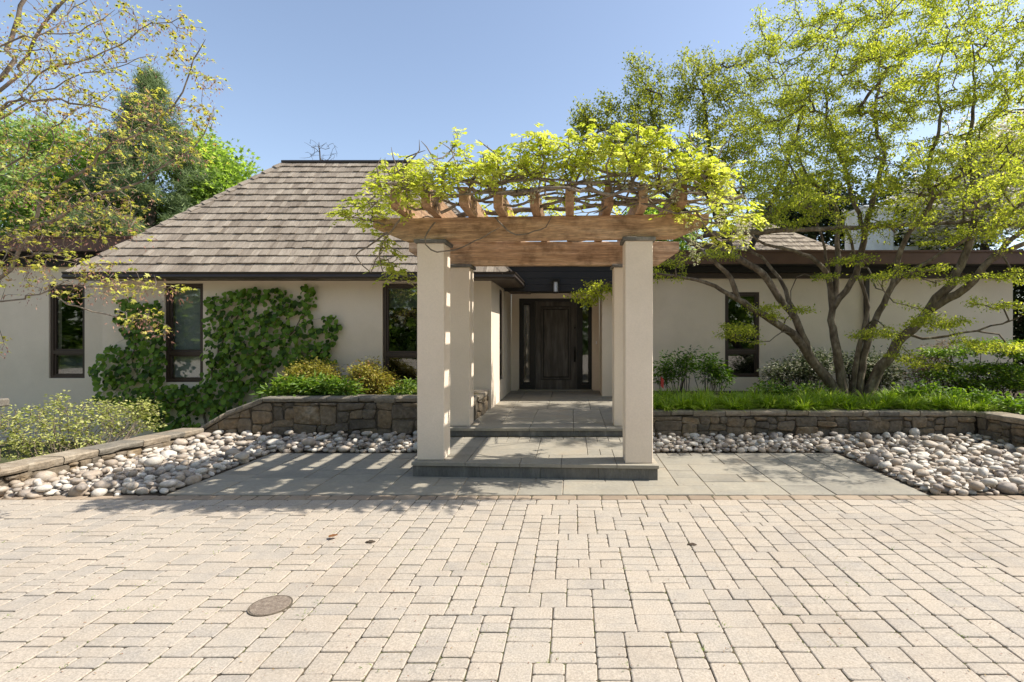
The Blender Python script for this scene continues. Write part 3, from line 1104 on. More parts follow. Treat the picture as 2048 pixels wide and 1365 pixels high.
# beds of soil behind the walls
for nm, args in (('left_planting_bed', (-4.45, -1.49, WY + .02, 9.05, -0.4, LW - .06)), ('right_planting_bed', (1.0, 11.5, 7.66, 10.9, -0.4, 0.40))):
    tag(boxo(nm, M['soil'], None, *args), kind='structure')

# ================================================================== PEBBLE BEDS
PEB = []
for k in range(12):
    bm = bmesh.new()
    bmesh.ops.create_icosphere(bm, subdivisions=2, radius=0.5)
    ph = [R.uniform(0, 6.28) for _ in range(6)]
    sx, sy, sz = 1.0, R.uniform(0.55, 0.85), R.uniform(0.36, 0.6)
    for v in bm.verts:
        p = v.co
        q = 1 + 0.13 * math.sin(3.1 * p.x * 2 + ph[0]) + 0.08 * math.sin(5 * p.y + ph[1]) + 0.05 * math.sin(7 * p.z + 4 * p.x + ph[2])
        e = 1.0 / max(0.001, (abs(p.x * 2) ** 2.6 + abs(p.y * 2) ** 2.6 + abs(p.z * 2) ** 2.6) ** (1 / 2.6))
        v.co = Vector((p.x * sx, p.y * sy, p.z * sz)) * q * (0.45 + 0.55 * e)
    me = bpy.data.meshes.new('river_stone')
    bm.to_mesh(me)
    bm.free()
    me.polygons.foreach_set('use_smooth', [True] * len(me.polygons))
    me.materials.append(M['pebble'])
    PEB.append(me)


def pebble_bed(name, polys, base_poly, seed):
    rng = random.Random(seed)
    mb = MB()
    k = len(base_poly)
    mb.add([(*p, 0.0) for p in base_poly] + [(*p, -0.42) for p in base_poly], [tuple(range(k)), tuple(reversed(range(k, 2 * k)))] + [(i, k + i, k + (i + 1) % k, (i + 1) % k) for i in range(k)])
    bed = mb.build(name, M['soil'])
    bed['kind'] = 'structure'
    pts = []
    for poly in polys:
        xs, ys = [p[0] for p in poly], [p[1] for p in poly]
        for layer, tries in ((0, 12000), (1, 5000)):
            cells = {}
            for _ in range(tries):
                x, y = rng.uniform(min(xs), max(xs)), rng.uniform(min(ys), max(ys))
                if not inside((x, y), poly):
                    continue
                s = rng.choice((0.07, 0.085, 0.1, 0.11, 0.125, 0.14, 0.16, 0.19)) * rng.uniform(0.9, 1.1)
                key = (int(x / .25), int(y / .25))
                ok = True
                for i in (-1, 0, 1):
                    for j in (-1, 0, 1):
                        for (qx, qy, qs) in cells.get((key[0] + i, key[1] + j), ()):
                            if math.hypot(qx - x, (qy - y) * 1.15) < (qs + s) * (0.385 if layer == 0 else 0.62):
                                ok = False
                if not ok:
                    continue
                cells.setdefault(key, []).append((x, y, s))
                pts.append((x, y, s, layer))
    pts.sort(key=lambda p: -p[2] / p[1])
    vis = [p for p in pts if on_screen(p[0], p[1], 0.05)]
    rest = MB()
    for k, (x, y, s, layer) in enumerate(vis):
        me = rng.choice(PEB)
        rot = (rng.uniform(-.22, .22), rng.uniform(-.22, .22), rng.gauss(0, 0.8))
        loc = Vector((x, y, s * 0.16 + (0.045 + rng.uniform(0, .02) if layer else rng.uniform(-.01, .012)) + max(0, y - 6.9) * 0.09))
        if k < 300:
            o = link('river_stone', me, None, bed, loc)
            o.rotation_euler = rot
            o.scale = (s, s * rng.uniform(.85, 1.15), s * rng.uniform(.85, 1.2))
        else:
            mt = Matrix.Translation(loc) @ Matrix(((math.cos(rot[2]), -math.sin(rot[2]), 0, 0), (math.sin(rot[2]), math.cos(rot[2]), 0, 0), (0, 0, 1, 0), (0, 0, 0, 1))) @ Matrix.Scale(s, 4)
            rest.add([mt @ v.co for v in me.vertices], [list(p.vertices) for p in me.polygons], rng.random())
    if rest.v:
        o = rest.build('far_river_stones', M['pebble'], bed)
        o.data.polygons.foreach_set('use_smooth', [True] * len(o.data.polygons))
        o['kind'] = 'stuff'
    return bed


pebble_bed('left_pebble_bed', [[(-5.72, 5.0), (-4.03, 5.16), (-4.03, 7.62), (-5.46, 7.62)], [(-4.03, 6.95), (-1.82, 6.95), (-1.82, 7.62), (-4.03, 7.62)]],
           [(-5.8, 5.1), (TX0, 5.118), (TX0, 6.92), (-1.8, 6.92), (-1.8, WY), (-5.5, WY)], 31)
pebble_bed('right_pebble_bed', [[(3.56, 5.12), (6.2, 5.12), (5.95, 7.58), (3.56, 7.58)], [(0.98, 6.95), (3.56, 6.95), (3.56, 7.58), (0.98, 7.58)]],
           [(3.52, 5.118), (6.3, 5.118), (6.0, 7.62), (0.96, 7.62), (0.96, 6.92), (3.52, 6.92)], 32)

# ================================================================== HOUSE
house = empty('house', (0, 10.5, 0), 'cream stucco house with a shake hip roof, flat roofed wings and recessed dark door', 'house')
FY, DY, RY, LY = 9.05, 12.0, 10.9, 9.7


def window(u0, u1, v0, v1, split, face, blind=None):
    """face(u, v, d): d = 0 on the wall face, growing into the house"""
    fr = panel(u0, u1, v0, v1, [(u0 + .055, u1 - .055, split + .03, v1 - .055), (u0 + .055, u1 - .055, v0 + .05, split - .03)], 0.03, 0.12, face)
    w = fr.build('window', M['bronze'], house)
    for (a, b) in ((split + .03, v1 - .055), (v0 + .05, split - .03)):
        sh = panel(u0 + .057, u1 - .057, a + .002, b - .002, [(u0 + .085, u1 - .085, a + .03, b - .03)], 0.05, 0.1, face)
        sh.build('sash', M['bronze'], w)
        pn = panel(u0 + .086, u1 - .086, a + .031, b - .031, [], 0.072, 0.078, face)
        pn.build('pane', M['glass'], w)
    if blind:
        for (a, b, m) in blind:
            panel(u0 + .06, u1 - .06, a, b, [], 0.16, 0.165, face).build('blind', M[m], w)
    rm = MB()
    a, b = u0 - .4, u1 + .4
    rm.add([face(a, v0 - .3, .27), face(b, v0 - .3, .27), face(b, v1 + .2, .27), face(a, v1 + .2, .27), face(a, v0 - .3, 1.3), face(b, v0 - .3, 1.3), face(b, v1 + .2, 1.3), face(a, v1 + .2, 1.3)],
           [(4, 5, 6, 7), (0, 1, 5, 4), (1, 2, 6, 5), (2, 3, 7, 6), (3, 0, 4, 7)])
    rm.build('room_lining', M['room'], w)
    return w


# front wall of the main room
W2 = (-7.10, -6.43, 0.748, 2.47)
W3 = (-3.307, -2.637, 0.72, 2.47)
panel(-8.18, -1.415, -0.5, 2.6, [W2, W3], FY, FY + .25, FRONT).build('wall', M['stucco'], house)
f_main = lambda u, v, d: (u, FY + d, v)
window(*W2, 1.255, f_main, [(0.79, 1.23, 'blind'), (1.27, 2.42, 'blind_mid')])
window(*W3, 1.23, f_main, [(2.05, 2.42, 'blind_dark')])
# porch side wall
WS = (10.08, 10.63, 0.68, 2.476)
panel(FY + .252, DY, 0.0, 2.6, [WS], -1.415, -1.665, SIDE).build('wall', M['stucco'], house)
window(*WS, 1.23, lambda u, v, d: (-1.415 - d, u, v))
boxo('wall', M['stucco'], house, -8.18, -7.93, FY + .252, 13.6, -0.5, 2.6)
# door wall
DO = (-1.235, 0.45, 0.286, 2.417)
panel(-1.413, 0.62, 0.0, 2.75, [DO], DY + .002, DY + .25, FRONT).build('wall', M['stucco'], house)
# right wing
W4 = (3.197, 3.92, 0.684, 2.47)
panel(0.62, 9.23, 0.0, 2.86, [W4], RY, RY + .25, FRONT).build('wall', M['stucco'], house)
window(*W4, 1.22, lambda u, v, d: (u, RY + d, v))
boxo('wall', M['stucco'], house, 0.622, 0.87, RY + .252, DY, 0.0, 2.75)
boxo('wall', M['stucco'], house, 8.98, 9.228, RY + .252, 18.0, 0.0, 2.86)
# left wing
W1 = (-9.77, -9.10, 0.764, 2.51)
panel(-15.5, -8.19, -0.5, 2.84, [W1], LY, LY + .25, FRONT).build('wall', M['stucco'], house)
window(*W1, 1.25, lambda u, v, d: (u, LY + d, v), [(0.80, 1.22, 'blind_dark')])

# flat roofs: fascia, dark frieze, trim
boxo('fascia', M['fascia'], house, -15.6, -7.87, 9.26, 9.33, 3.07, 3.30)
boxo('fascia_cap', M['fascia'], house, -15.62, -7.84, 9.23, 9.36, 3.302, 3.335)
boxo('flat_roof', M['black'], house, -15.6, -7.88, 9.332, 15.0, 3.07, 3.29)
boxo('frieze', M['black'], house, -15.5, -7.95, 9.60, 9.69, 2.845, 3.068)
boxo('fascia', M['fascia'], house, -1.42, 10.6, 10.28, 10.35, 2.98, 3.21)
boxo('fascia_cap', M['fascia'], house, -1.44, 10.62, 10.25, 10.38, 3.212, 3.245)
boxo('flat_roof', M['black'], house, -1.42, 10.6, 10.352, 18.0, 2.98, 3.20)
boxo('frieze', M['black'], house, 1.3, 10.3, 10.70, 10.82, 2.862, 2.978)
boxo('trim_board', M['bronze'], house, 1.3, 9.25, 10.82, 10.898, 2.75, 2.86)
# black boarded front over the entrance, with ceiling
for k in range(4):
    z0 = 2.44 + k * 0.133
    boxo('siding_board', M['black'], house, -1.36, 1.298, 10.36 + .004 * (k % 2), 10.40, z0, z0 + 0.128)
boxo('porch_ceiling', M['black'], house, -1.05, 1.298, 10.402, 12.0, 2.53, 2.56)
boxo('porch_ceiling', M['black'], house, 1.30, 10.3, 10.36, 10.89, 2.985, 3.0) if False else None

# the front door
fr = panel(DO[0] + .002, DO[1] - .002, DO[2], DO[3] - .002, [(-0.865, 0.104, UPP + .03, 2.345), (-1.165, -0.965, UPP + .14, 2.31), (0.2, 0.40, UPP + .14, 2.31)], DY + .05, DY + .16, FRONT)
fr.build('door_frame', M['door_dark'], house)
door = panel(-0.862, 0.101, UPP + .032, 2.343, [(-0.74, -0.03, UPP + .24, 2.235)], DY + .075, DY + .125, FRONT).build('door', M['door'], house)
mb = MB()
mb.bevel_box(-0.668, -0.102, DY + .08, DY + .105, UPP + .312, 2.163, 0.012)
mb.build('door_panel', M['door'], door)
panel(-0.722, -0.048, UPP + .258, 2.217, [(-0.686, -0.084, UPP + .294, 2.181)], DY + .066, DY + .105, FRONT).build('moulding', M['door'], door)
boxo('groove_shade_backing', M['door_dark'], door, -0.739, -0.031, DY + .108, DY + .122, UPP + .241, 2.234)  # darker than the door: shade in the panel grooves put into the colour
hb = MB()
hb.bevel_box(0.03, 0.075, DY + .062, DY + .076, 0.94, 1.30, .005)
hb.build('handle_plate', M['iron'], door)
hb = MB()
cv = []
for i in range(9):
    a = i / 8 * math.pi
    cv.append((0.052, DY + .066 - .05 * math.sin(a), 0.98 + 0.26 * i / 8))
tr = Tree(2, 400)
tr.limb(cv, 0.011, 0.011, 0.03, 0)
tr.radii(0.011)
link('handle', np_mesh('handle', *tr.tubes(0.001)[0], smooth=True), M['iron'], door)
bm = bmesh.new()
bmesh.ops.create_cone(bm, segments=14, radius1=.032, radius2=.026, depth=.03, cap_ends=True, matrix=Matrix.Translation((0.055, DY + .062, 1.735)) @ Matrix.Rotation(math.radians(90), 4, 'X'))
me = bpy.data.meshes.new('deadbolt')
bm.to_mesh(me)
bm.free()
link('deadbolt', me, M['iron'], door)
for (a, b) in ((-1.165, -0.965), (0.2, 0.40)):
    sl = panel(a + .002, b - .002, UPP + .142, 2.308, [(a + .035, b - .035, UPP + .19, 2.27)], DY + .07, DY + .12, FRONT).build('sidelight', M['door_dark'], house)
    panel(a + .036, b - .036, UPP + .191, 2.269, [], DY + .09, DY + .096, FRONT).build('pane', M['glass'], sl)
rm = MB()
rm.add([(-1.2, DY + .3, .2), (.45, DY + .3, .2), (.45, DY + .3, 2.5), (-1.2, DY + .3, 2.5), (-1.2, DY + 1.2, .2), (.45, DY + 1.2, .2), (.45, DY + 1.2, 2.5), (-1.2, DY + 1.2, 2.5)],
       [(4, 5, 6, 7), (0, 1, 5, 4), (1, 2, 6, 5), (2, 3, 7, 6), (3, 0, 4, 7)])
rm.build('room_lining', M['blind_mid'], house)
boxo('threshold', M['bluestone'], house, -1.25, 0.46, DY - .12, DY + .05, UPP + .006, UPP + .028)
boxo('door_bell', M['white'], house, 0.535, 0.565, DY - .012, DY + .001, 1.36, 1.43)

# entrance lantern
lan = empty('wall_lantern', (-0.33, 10.3, 2.45), 'small dark framed box lantern with frosted glass on the black boards over the door', 'lantern')
x0, x1, y0, y1, z0, z1 = -0.40, -0.265, 10.20, 10.335, 2.40, 2.655
fr = MB()
panel(x0, x1, z0, z1, [(x0 + .018, x1 - .018, z0 + .02, z1 - .03)], y0, y0 + .014, FRONT).build('lantern_frame', M['iron'], lan)
panel(y0 + .015, y1, z0, z1, [(y0 + .03, y1 - .015, z0 + .02, z1 - .03)], x0, x0 + .012, SIDE).build('lantern_frame', M['iron'], lan)
panel(y0 + .015, y1, z0, z1, [(y0 + .03, y1 - .015, z0 + .02, z1 - .03)], x1 - .012, x1, SIDE).build('lantern_frame', M['iron'], lan)
boxo('lantern_top', M['iron'], lan, x0 - .008, x1 + .008, y0 - .008, y1 + .02, z1 + .001, z1 + .018)
boxo('lantern_back', M['iron'], lan, x0 + .01, x1 - .01, y1 + .001, 10.358, z0 + .03, z1 - .02)
bm = bmesh.new()
bmesh.ops.create_cone(bm, segments=18, radius1=.042, radius2=.042, depth=.19, cap_ends=True, matrix=Matrix.Translation(((x0 + x1) / 2, (y0 + y1) / 2, (z0 + z1) / 2 - .005)))
me = bpy.data.meshes.new('lamp_glass')
bm.to_mesh(me)
bm.free()
link('lamp_glass', me, M['lamp_glass'], lan)

# ---- hip roof with individual shakes
EX0, EX1, EY0, EZ, RYY, RZ = -8.44, -1.07, 8.72, 2.62, 11.06, 5.24
half = RYY - EY0
rl, rr = EX0 + half, EX1 - half
mb = MB()
e = 0.03
mb.add([(EX0, EY0, EZ), (EX1, EY0, EZ), (EX1, RYY + half, EZ), (EX0, RYY + half, EZ), (rl, RYY, RZ - e), (rr, RYY, RZ - e)],
       [(0, 1, 5, 4), (1, 2, 5), (2, 3, 4, 5), (3, 0, 4), (3, 2, 1, 0)])
roof = mb.build('roof', M['shingle'], house)
AL = math.atan2(RZ - EZ, half)
SL = math.hypot(RZ - EZ, half)
cA, sA = math.cos(AL), math.sin(AL)


def shake_course(frontmap, s0, expo, xl, xr, rng, emit, wmin=0.08, wmax=0.2, L=None):
    s1 = s0 + expo + 0.05
    if L:
        s1 = min(s1, L)
    x = xl(s0) - rng.random() * .1
    while x < xr(s0):
        w = rng.uniform(wmin, wmax)
        sb = s0 + rng.uniform(-.009, .007)
        a0, a1 = max(x + .003, xl(sb)), min(x + w - .003, xr(sb))
        b0, b1 = max(x + .003, xl(s1)), min(x + w - .003, xr(s1))
        if a1 - a0 > .015:
            if b1 - b0 < .004:
                b0 = min(max(b0, xl(s1)), xr(s1)); b1 = b0 + .004
            h = rng.uniform(.032, .046)
            vs = [frontmap(a0, sb, h - .02), frontmap(a1, sb, h - .02), frontmap(b1, s1, .002), frontmap(b0, s1, .002),
                  frontmap(a0, sb, h), frontmap(a1, sb, h + rng.uniform(-.004, .004)), frontmap(b1, s1, .012), frontmap(b0, s1, .012)]
            emit(vs, [(0, 3, 2, 1), (4, 5, 6, 7), (0, 1, 5, 4), (1, 2, 6, 5), (2, 3, 7, 6), (3, 0, 4, 7)], rng.random(), (a1 - a0))
        x += w


rs = random.Random(21)
fm = lambda x, s, h: (x, EY0 - .03 + s * cA - h * sA, EZ - .01 + s * sA + h * cA)
coll = []
NC = 17
for c in range(NC):
    ex = SL / NC
    shake_course(fm, c * ex - (0.03 if c == 0 else 0), ex, lambda s: EX0 + max(0, s) * cA, lambda s: EX1 - max(0, s) * cA, rs, lambda v, f, t, w, c=c: coll.append((w / (1 + c * .03), v, f, t)), L=SL)
coll.sort(key=lambda q: -q[0])
rest = MB()
for k, (w, v, f, t) in enumerate(coll):
    if k < 300:
        mb = MB()
        mb.add(v, f, t)
        mb.build('shingle', M['shingle'], roof)
    else:
        rest.add(v, f, t)
fmr = lambda y, s, h: (EX1 + .03 - s * cA + h * sA, y, EZ - .01 + s * sA + h * cA)
for c in range(NC):
    ex = SL / NC
    shake_course(fmr, c * ex, ex, lambda s: EY0 + max(0, s) * cA, lambda s: RYY + half - max(0, s) * cA, rs, lambda v, f, t, w: rest.add(v, f, t), L=SL)
rest.build('small_shingles', M['shingle'], roof)['kind'] = 'stuff'
# hip caps and ridge
for side in (0, 1):
    P0 = Vector((EX0 if side == 0 else EX1, EY0, EZ))
    P1 = Vector((rl if side == 0 else rr, RYY, RZ))
    D = (P1 - P0)
    LL = D.length
    D /= LL
    e1 = Vector((1, 0, 0)) if side == 0 else Vector((-1, 0, 0))
    n1 = Vector((0, -sA, cA))
    n2 = Vector((-sA if side == 0 else sA, 0, cA))
    f1 = (D.cross(n1)).normalized()
    f2 = (D.cross(n2)).normalized()
    if f1.dot(e1) < 0: f1 = -f1
    if f2.dot(Vector((0, 1, 0))) < 0: f2 = -f2
    k = 16
    for i in range(k):
        a, b = P0 + D * (LL * i / k - .02), P0 + D * (LL * (i + 1) / k + .05)
        for (f, n) in ((f1, n1), (f2, n2)):
            mb = MB()
            h0, h1, t = .062, .03, .022
            vs = [a + n * h0, a + f * .13 + n * h0, b + f * .13 + n * h1, b + n * h1, a + n * (h0 - t), a + f * .13 + n * (h0 - t), b + f * .13 + n * (h1 - t), b + n * (h1 - t)]
            mb.add(vs, [(0, 1, 2, 3), (7, 6, 5, 4), (0, 4, 5, 1), (1, 5, 6, 2), (2, 6, 7, 3), (3, 7, 4, 0)], rs.random())
            mb.build('hip_cap', M['shingle'], roof)
boxo('ridge_vent', M['gutter'], roof, rl - .05, rr + .05, RYY - .10, RYY + .10, RZ - .03, RZ + .022, 0.010)
# gutter and soffit
gm = MB()
prof = [(0.0, 0.0), (-.10, 0.0), (-.125, .03), (-.105, .075), (-.125, .10), (-.125, .112), (-.112, .112), (-.1, .1), (-.09, .02), (0.0, .02)]
pts = [(EX0 - .02, EY0 + .03, 2.508), (EX1 + .02, EY0 + .03, 2.508)]
k = len(prof)
vs = [(EX0 - .03, EY0 + .02 + p[0], 2.508 + p[1]) for p in prof] + [(EX1 - p[0], EY0 + .02 + p[0], 2.508 + p[1]) for p in prof] + [(EX1 - p[0], 12.2, 2.508 + p[1]) for p in prof]
fs = [(i, i + 1, k + i + 1, k + i) for i in range(k - 1)] + [(k + i, k + i + 1, 2 * k + i + 1, 2 * k + i) for i in range(k - 1)] + [tuple(range(k)), tuple(reversed(range(2 * k, 3 * k)))]
gm.add(vs, fs)
gm.build('gutter', M['gutter'], house)
mb = MB()
mb.box(EX0, EX1, EY0 + .022, FY - .002, 2.512, 2.53)
mb.build('soffit', M['bronze'], house)
boxo('soffit', M['bronze'], house, -1.413, EX1, FY, 12.0, 2.512, 2.53)
boxo('downspout', M['gutter'], house, 6.09, 6.17, 10.80, 10.88, 0.3, 2.745)

# shingled roof and chimney beyond the right wing
mb = MB()
QX0, QX1, QY0, QZ, qh, qr = 2.6, 8.4, 13.6, 3.3, 2.75, 1.85
mb.add([(QX0, QY0, QZ), (QX1, QY0, QZ), (QX1, QY0 + 2 * qh, QZ), (QX0, QY0 + 2 * qh, QZ), (QX0 + qh, QY0 + qh, QZ + qr - .02), (QX1 - qh + .4, QY0 + qh, QZ + qr - .02)],
       [(0, 1, 5, 4), (1, 2, 5), (2, 3, 4, 5), (3, 0, 4)])
roof2 = mb.build('roof', M['shingle'], house)
bl = math.atan2(qr, qh)
qL = math.hypot(qr, qh)
cb, sb_ = math.cos(bl), math.sin(bl)
rest = MB()
fq = lambda x, s, h: (x, QY0 + s * cb - h * sb_, QZ + s * sb_ + h * cb)
for c in range(12):
    shake_course(fq, c * qL / 12, qL / 12, lambda s: QX0 + s * cb, lambda s: QX1 - s * cb, rs, lambda v, f, t, w: rest.add(v, f, t), L=qL)
rest.build('small_shingles', M['shingle'], roof2)['kind'] = 'stuff'
boxo('ridge_vent', M['copper'], roof2, QX0 + qh - .1, QX1 - qh + .4, QY0 + qh - .12, QY0 + qh + .12, QZ + qr - .02, QZ + qr + .06, .02)
ch = boxo('chimney', M['white'], house, 7.22, 7.97, 12.9, 13.8, 3.2, 4.72, 0.01)
boxo('chimney_cap', M['white'], ch, 7.20, 7.99, 12.86, 13.84, 4.722, 4.78, 0.01)
boxo('roof_curb', M['white'], house, 8.02, 8.62, 12.95, 13.6, 3.2, 3.78, 0.01)

# ================================================================== PERGOLA
perg = empty('pergola', (-0.4, 6.6, 0.16), 'timber pergola of thick weathered beams and rafters on four square white stucco pillars', 'pergola')
W = 0.302
FLY, FRY = 5.84, 5.69
cols = [(-1.746, FLY, LOW + .003, 2.605), (0.578, FRY, LOW + .003, 2.605), (-1.752, 7.33, UPP + .003, 2.527), (0.585, 7.33, UPP + .003, 2.527)]
for (x, y, z0, z1) in cols:
    mb = MB()
    mb.bevel_box(x, x + W, y, y + W, z0, z1, 0.006)
    p = mb.build('pillar', M['stucco'], perg)
    mb = MB()
    mb.bevel_box(x - .03, x + W + .03, y - .03, y + W + .03, z1 + .001, z1 + .041, 0.006)
    mb.build('pillar_cap', M['riser'], p)


def beam(name, A, B, z0, z1, th, taper, m):
    A, B = Vector(A), Vector(B)
    d = (B - A).normalized()
    n = Vector((-d.y, d.x, 0))
    N = 14
    vs, fs = [], []
    L = (B - A).length
    rng = random.Random(hash(name) % 99 if False else 7)
    rows = []
    us = [0, taper] + [taper + (L - 2 * taper) * i / (N - 1) for i in range(1, N - 1)] + [L - taper, L]
    for u in us:
        k = 1.0 if taper <= u <= L - taper else 0.42
        zb = z0 if taper - 1e-6 <= u <= L - taper + 1e-6 else z1 - (z1 - z0) * k
        b = .008
        c = A + d * u
        ring = [(-th / 2 + b, zb), (th / 2 - b, zb), (th / 2, zb + b), (th / 2, z1 - b), (th / 2 - b, z1), (-th / 2 + b, z1), (-th / 2, z1 - b), (-th / 2, zb + b)]
        rows.append([c + n * q[0] + Vector((0, 0, q[1] + rng.uniform(-.003, .003))) for q in ring])
    vs = [p for r in rows for p in r]
    for i in range(len(rows) - 1):
        for j in range(8):
            fs.append((8 * i + j, 8 * i + (j + 1) % 8, 8 * i + 8 + (j + 1) % 8, 8 * i + 8 + j))
    fs += [tuple(reversed(range(8))), tuple(range(8 * (len(rows) - 1), 8 * len(rows)))]
    mb = MB()
    mb.add(vs, fs, rng.random())
    return mb.build(name, m, perg)


sk = (FRY - FLY) / (0.578 + 1.746)
beam('beam', (-2.27, FLY + .14 + sk * -.5, 0), (1.50, FRY + .14 + sk * .85, 0), 2.647, 2.905, 0.15, 0.36, M['cedar'])
beam('beam', (-2.33, 7.48, 0), (1.52, 7.48, 0), 2.569, 2.904, 0.15, 0.30, M['cedar'])
rxs = [-1.86, -1.53, -1.13, -0.78, -0.40, -0.03, 0.376, 0.736, 1.13]
for i, rx in enumerate(rxs):
    w, h = 0.092, 0.195
    yb = 5.40 - 0.05 * (i / 8) + R.uniform(-.03, .03)
    z0 = 2.907
    mb = MB()
    ys = [yb, yb + .06, 6.2, 7.0, 7.6, 8.05]
    rows = []
    for k, y in enumerate(ys):
        zb = z0 + (.035 if k == 0 else 0)
        zt = z0 + h
        j = R.uniform(-.004, .004)
        rows.append([(rx - w / 2 + j, y, zb), (rx + w / 2 + j, y, zb), (rx + w / 2 + j, y, zt), (rx - w / 2 + j, y, zt)])
    vs = [p for r in rows for p in r]
    fs = [(0, 1, 2, 3)[::1], tuple(range(4 * len(rows) - 1, 4 * len(rows) - 5, -1))]
    for k in range(len(rows) - 1):
        for j in range(4):
            fs.append((4 * k + j, 4 * k + 4 + j, 4 * k + 4 + (j + 1) % 4, 4 * k + (j + 1) % 4))
    mb.add(vs, fs, R.random())
    mb.build('rafter', M['cedar_y'], perg)


# ================================================================== TREES
def arr(*pts):
    return [np.array(at(*p)) for p in pts]


def blobs_px(lst):
    return [(np.array(at(x, y, Y)), (rx, ry, rz), n) for (x, y, Y, rx, ry, rz, n) in lst]


# ---- the spreading dogwood in the right bed
dog = empty('dogwood_tree', at(1722, 795, 9.2), 'large spreading dogwood with several leaning trunks in the bed before the right wing', 'tree')
T = Tree(5, 120000)
by = 9.2
T.limb(arr((1690, 806, by), (1657, 763, by), (1614, 703, 9.1), (1586, 668, 9.0), (1546, 643, 8.9), (1514, 620, 8.8), (1478, 598, 8.6), (1462, 558, 8.5), (1441, 534, 8.4), (1417, 516, 8.4), (1394, 495, 8.3), (1368, 476, 8.2), (1340, 455, 8.1)), 0.1021, 0.0179, ok_from=.6, root=True)
T.limb(arr((1478, 598, 8.6), (1431, 572, 8.4), (1394, 560, 8.3), (1347, 552, 8.1), (1310, 546, 8.0), (1262, 560, 7.9), (1215, 565, 7.85)), 0.0378, 0.0083, ok_from=.5)
T.limb(arr((1614, 703, 9.1), (1591, 637, 9.0), (1566, 610, 8.9), (1537, 567, 8.8), (1511, 537, 8.7), (1476, 516, 8.6), (1445, 497, 8.6), (1420, 470, 8.6), (2300, 430, 8.7)), 0.0643, 0.0149, ok_from=.6)
T.limb(arr((1591, 637, 9.0), (1578, 600, 9.05), (1572, 580, 9.1), (1560, 555, 9.1), (1541, 534, 9.1), (1523, 516, 9.1), (1499, 504, 9.1), (1487, 480, 9.1), (1478, 430, 9.2)), 0.0416, 0.0119, ok_from=.6)
T.limb(arr((1692, 806, by), (1683, 763, by), (1677, 720, by), (1668, 677, by), (1664, 640, by), (1665, 619, by)), 0.0945, 0.0565, ok_from=.95, root=True)
T.limb(arr((1665, 619, by), (1660, 578, by), (1655, 549, 9.1), (1630, 520, 9.0), (1595, 504, 8.8), (1570, 497, 8.7), (1546, 494, 8.6), (1512, 480, 8.5), (1490, 455, 8.4)), 0.0567, 0.0119, ok_from=.5)
T.limb(arr((1665, 619, by), (1675, 558, by), (1674, 523, by), (1675, 490, by), (1675, 441, by), (1668, 405, by), (1645, 385, 9.2), (1610, 345, 9.2), (1590, 290, 9.2)), 0.0567, 0.0119, ok_from=.45)
T.limb(arr((1660, 560, by), (1652, 515, 9.15), (1645, 483, 9.1), (1628, 431, 9.0), (1610, 395, 8.9), (1585, 340, 8.8), (1560, 290, 8.8)), 0.0265, 0.0071, ok_from=.4)
T.limb(arr((1665, 619, by), (1693, 581, 9.15), (1710, 549, 9.1), (1718, 530, 9.1), (1723, 502, 9.0), (1728, 464, 9.0), (1737, 435, 8.9), (1755, 373, 8.8), (1768, 310, 8.7), (1750, 232, 8.6), (1760, 160, 8.6), (1750, 70, 8.7)), 0.0643, 0.0089, ok_from=.45)
T.limb(arr((1728, 464, 9.0), (1705, 395, 9.0), (1690, 345, 9.0), (1665, 270, 9.0), (1650, 217, 9.0), (1660, 150, 9.1), (1690, 60, 9.1)), 0.0378, 0.0071, ok_from=.3)
T.limb(arr((1705, 806, by), (1708, 788, by), (1711, 734, by), (1720, 691, by), (1727, 660, by), (1734, 616, by), (1728, 578, 9.15), (1719, 549, 9.1), (1710, 520, 9.1), (1704, 487, 9.0), (1690, 455, 9.0), (1660, 420, 8.9)), 0.0567, 0.0131, ok_from=.7, root=True)
T.limb(arr((1712, 806, by), (1716, 788, by), (1726, 720, by), (1744, 663, 9.1), (1766, 608, 9.0), (1786, 570, 8.9), (1797, 520, 8.8), (1805, 485, 8.7), (1818, 465, 8.7), (1845, 435, 8.6), (1866, 400, 8.5), (1857, 372, 8.5), (1862, 320, 8.5), (1880, 240, 8.5), (1875, 150, 8.6), (1900, 60, 8.7)), 0.0680, 0.0089, ok_from=.55, root=True)
T.limb(arr((1786, 570, 8.9), (1822, 543, 8.7), (1863, 517, 8.6), (1904, 493, 8.5), (1936, 476, 8.4), (1985, 440, 8.3), (2040, 420, 8.2)), 0.0378, 0.0107, ok_from=.4)
T.limb(arr((1866, 400, 8.5), (1905, 370, 8.3), (1940, 330, 8.2), (1960, 260, 8.2)), 0.0302, 0.0071, ok_from=.3)
T.limb(arr((1722, 808, by), (1734, 791, by), (1754, 748, by), (1783, 706, 9.1), (1804, 675, 9.0), (1823, 655, 8.9), (1860, 622, 8.8), (1871, 597, 8.7), (1904, 570, 8.6), (1912, 549, 8.6), (1930, 514, 8.5), (1943, 476, 8.5), (1951, 402, 8.5), (1935, 300, 8.5), (1950, 200, 8.5), (1945, 90, 8.6)), 0.1058, 0.0095, ok_from=.6, root=True)
T.limb(arr((1860, 622, 8.8), (1895, 599, 8.6), (1933, 578, 8.4), (1977, 523, 8.2), (2018, 502, 8.1), (2060, 484, 8.0), (2120, 440, 7.9)), 0.0756, 0.0238, ok_from=.5)
T.limb(arr((1977, 523, 8.2), (2012, 490, 8.3), (2052, 448, 8.3), (2090, 360, 8.3), (2100, 260, 8.4)), 0.0454, 0.0119, ok_from=.3)
T.limb(arr((1823, 671, 8.95), (1845, 678, 8.8), (1897, 672, 8.6), (1954, 661, 8.4), (2005, 648, 8.2), (2050, 628, 8.0)), 0.0272, 0.0083, ok_from=.3)
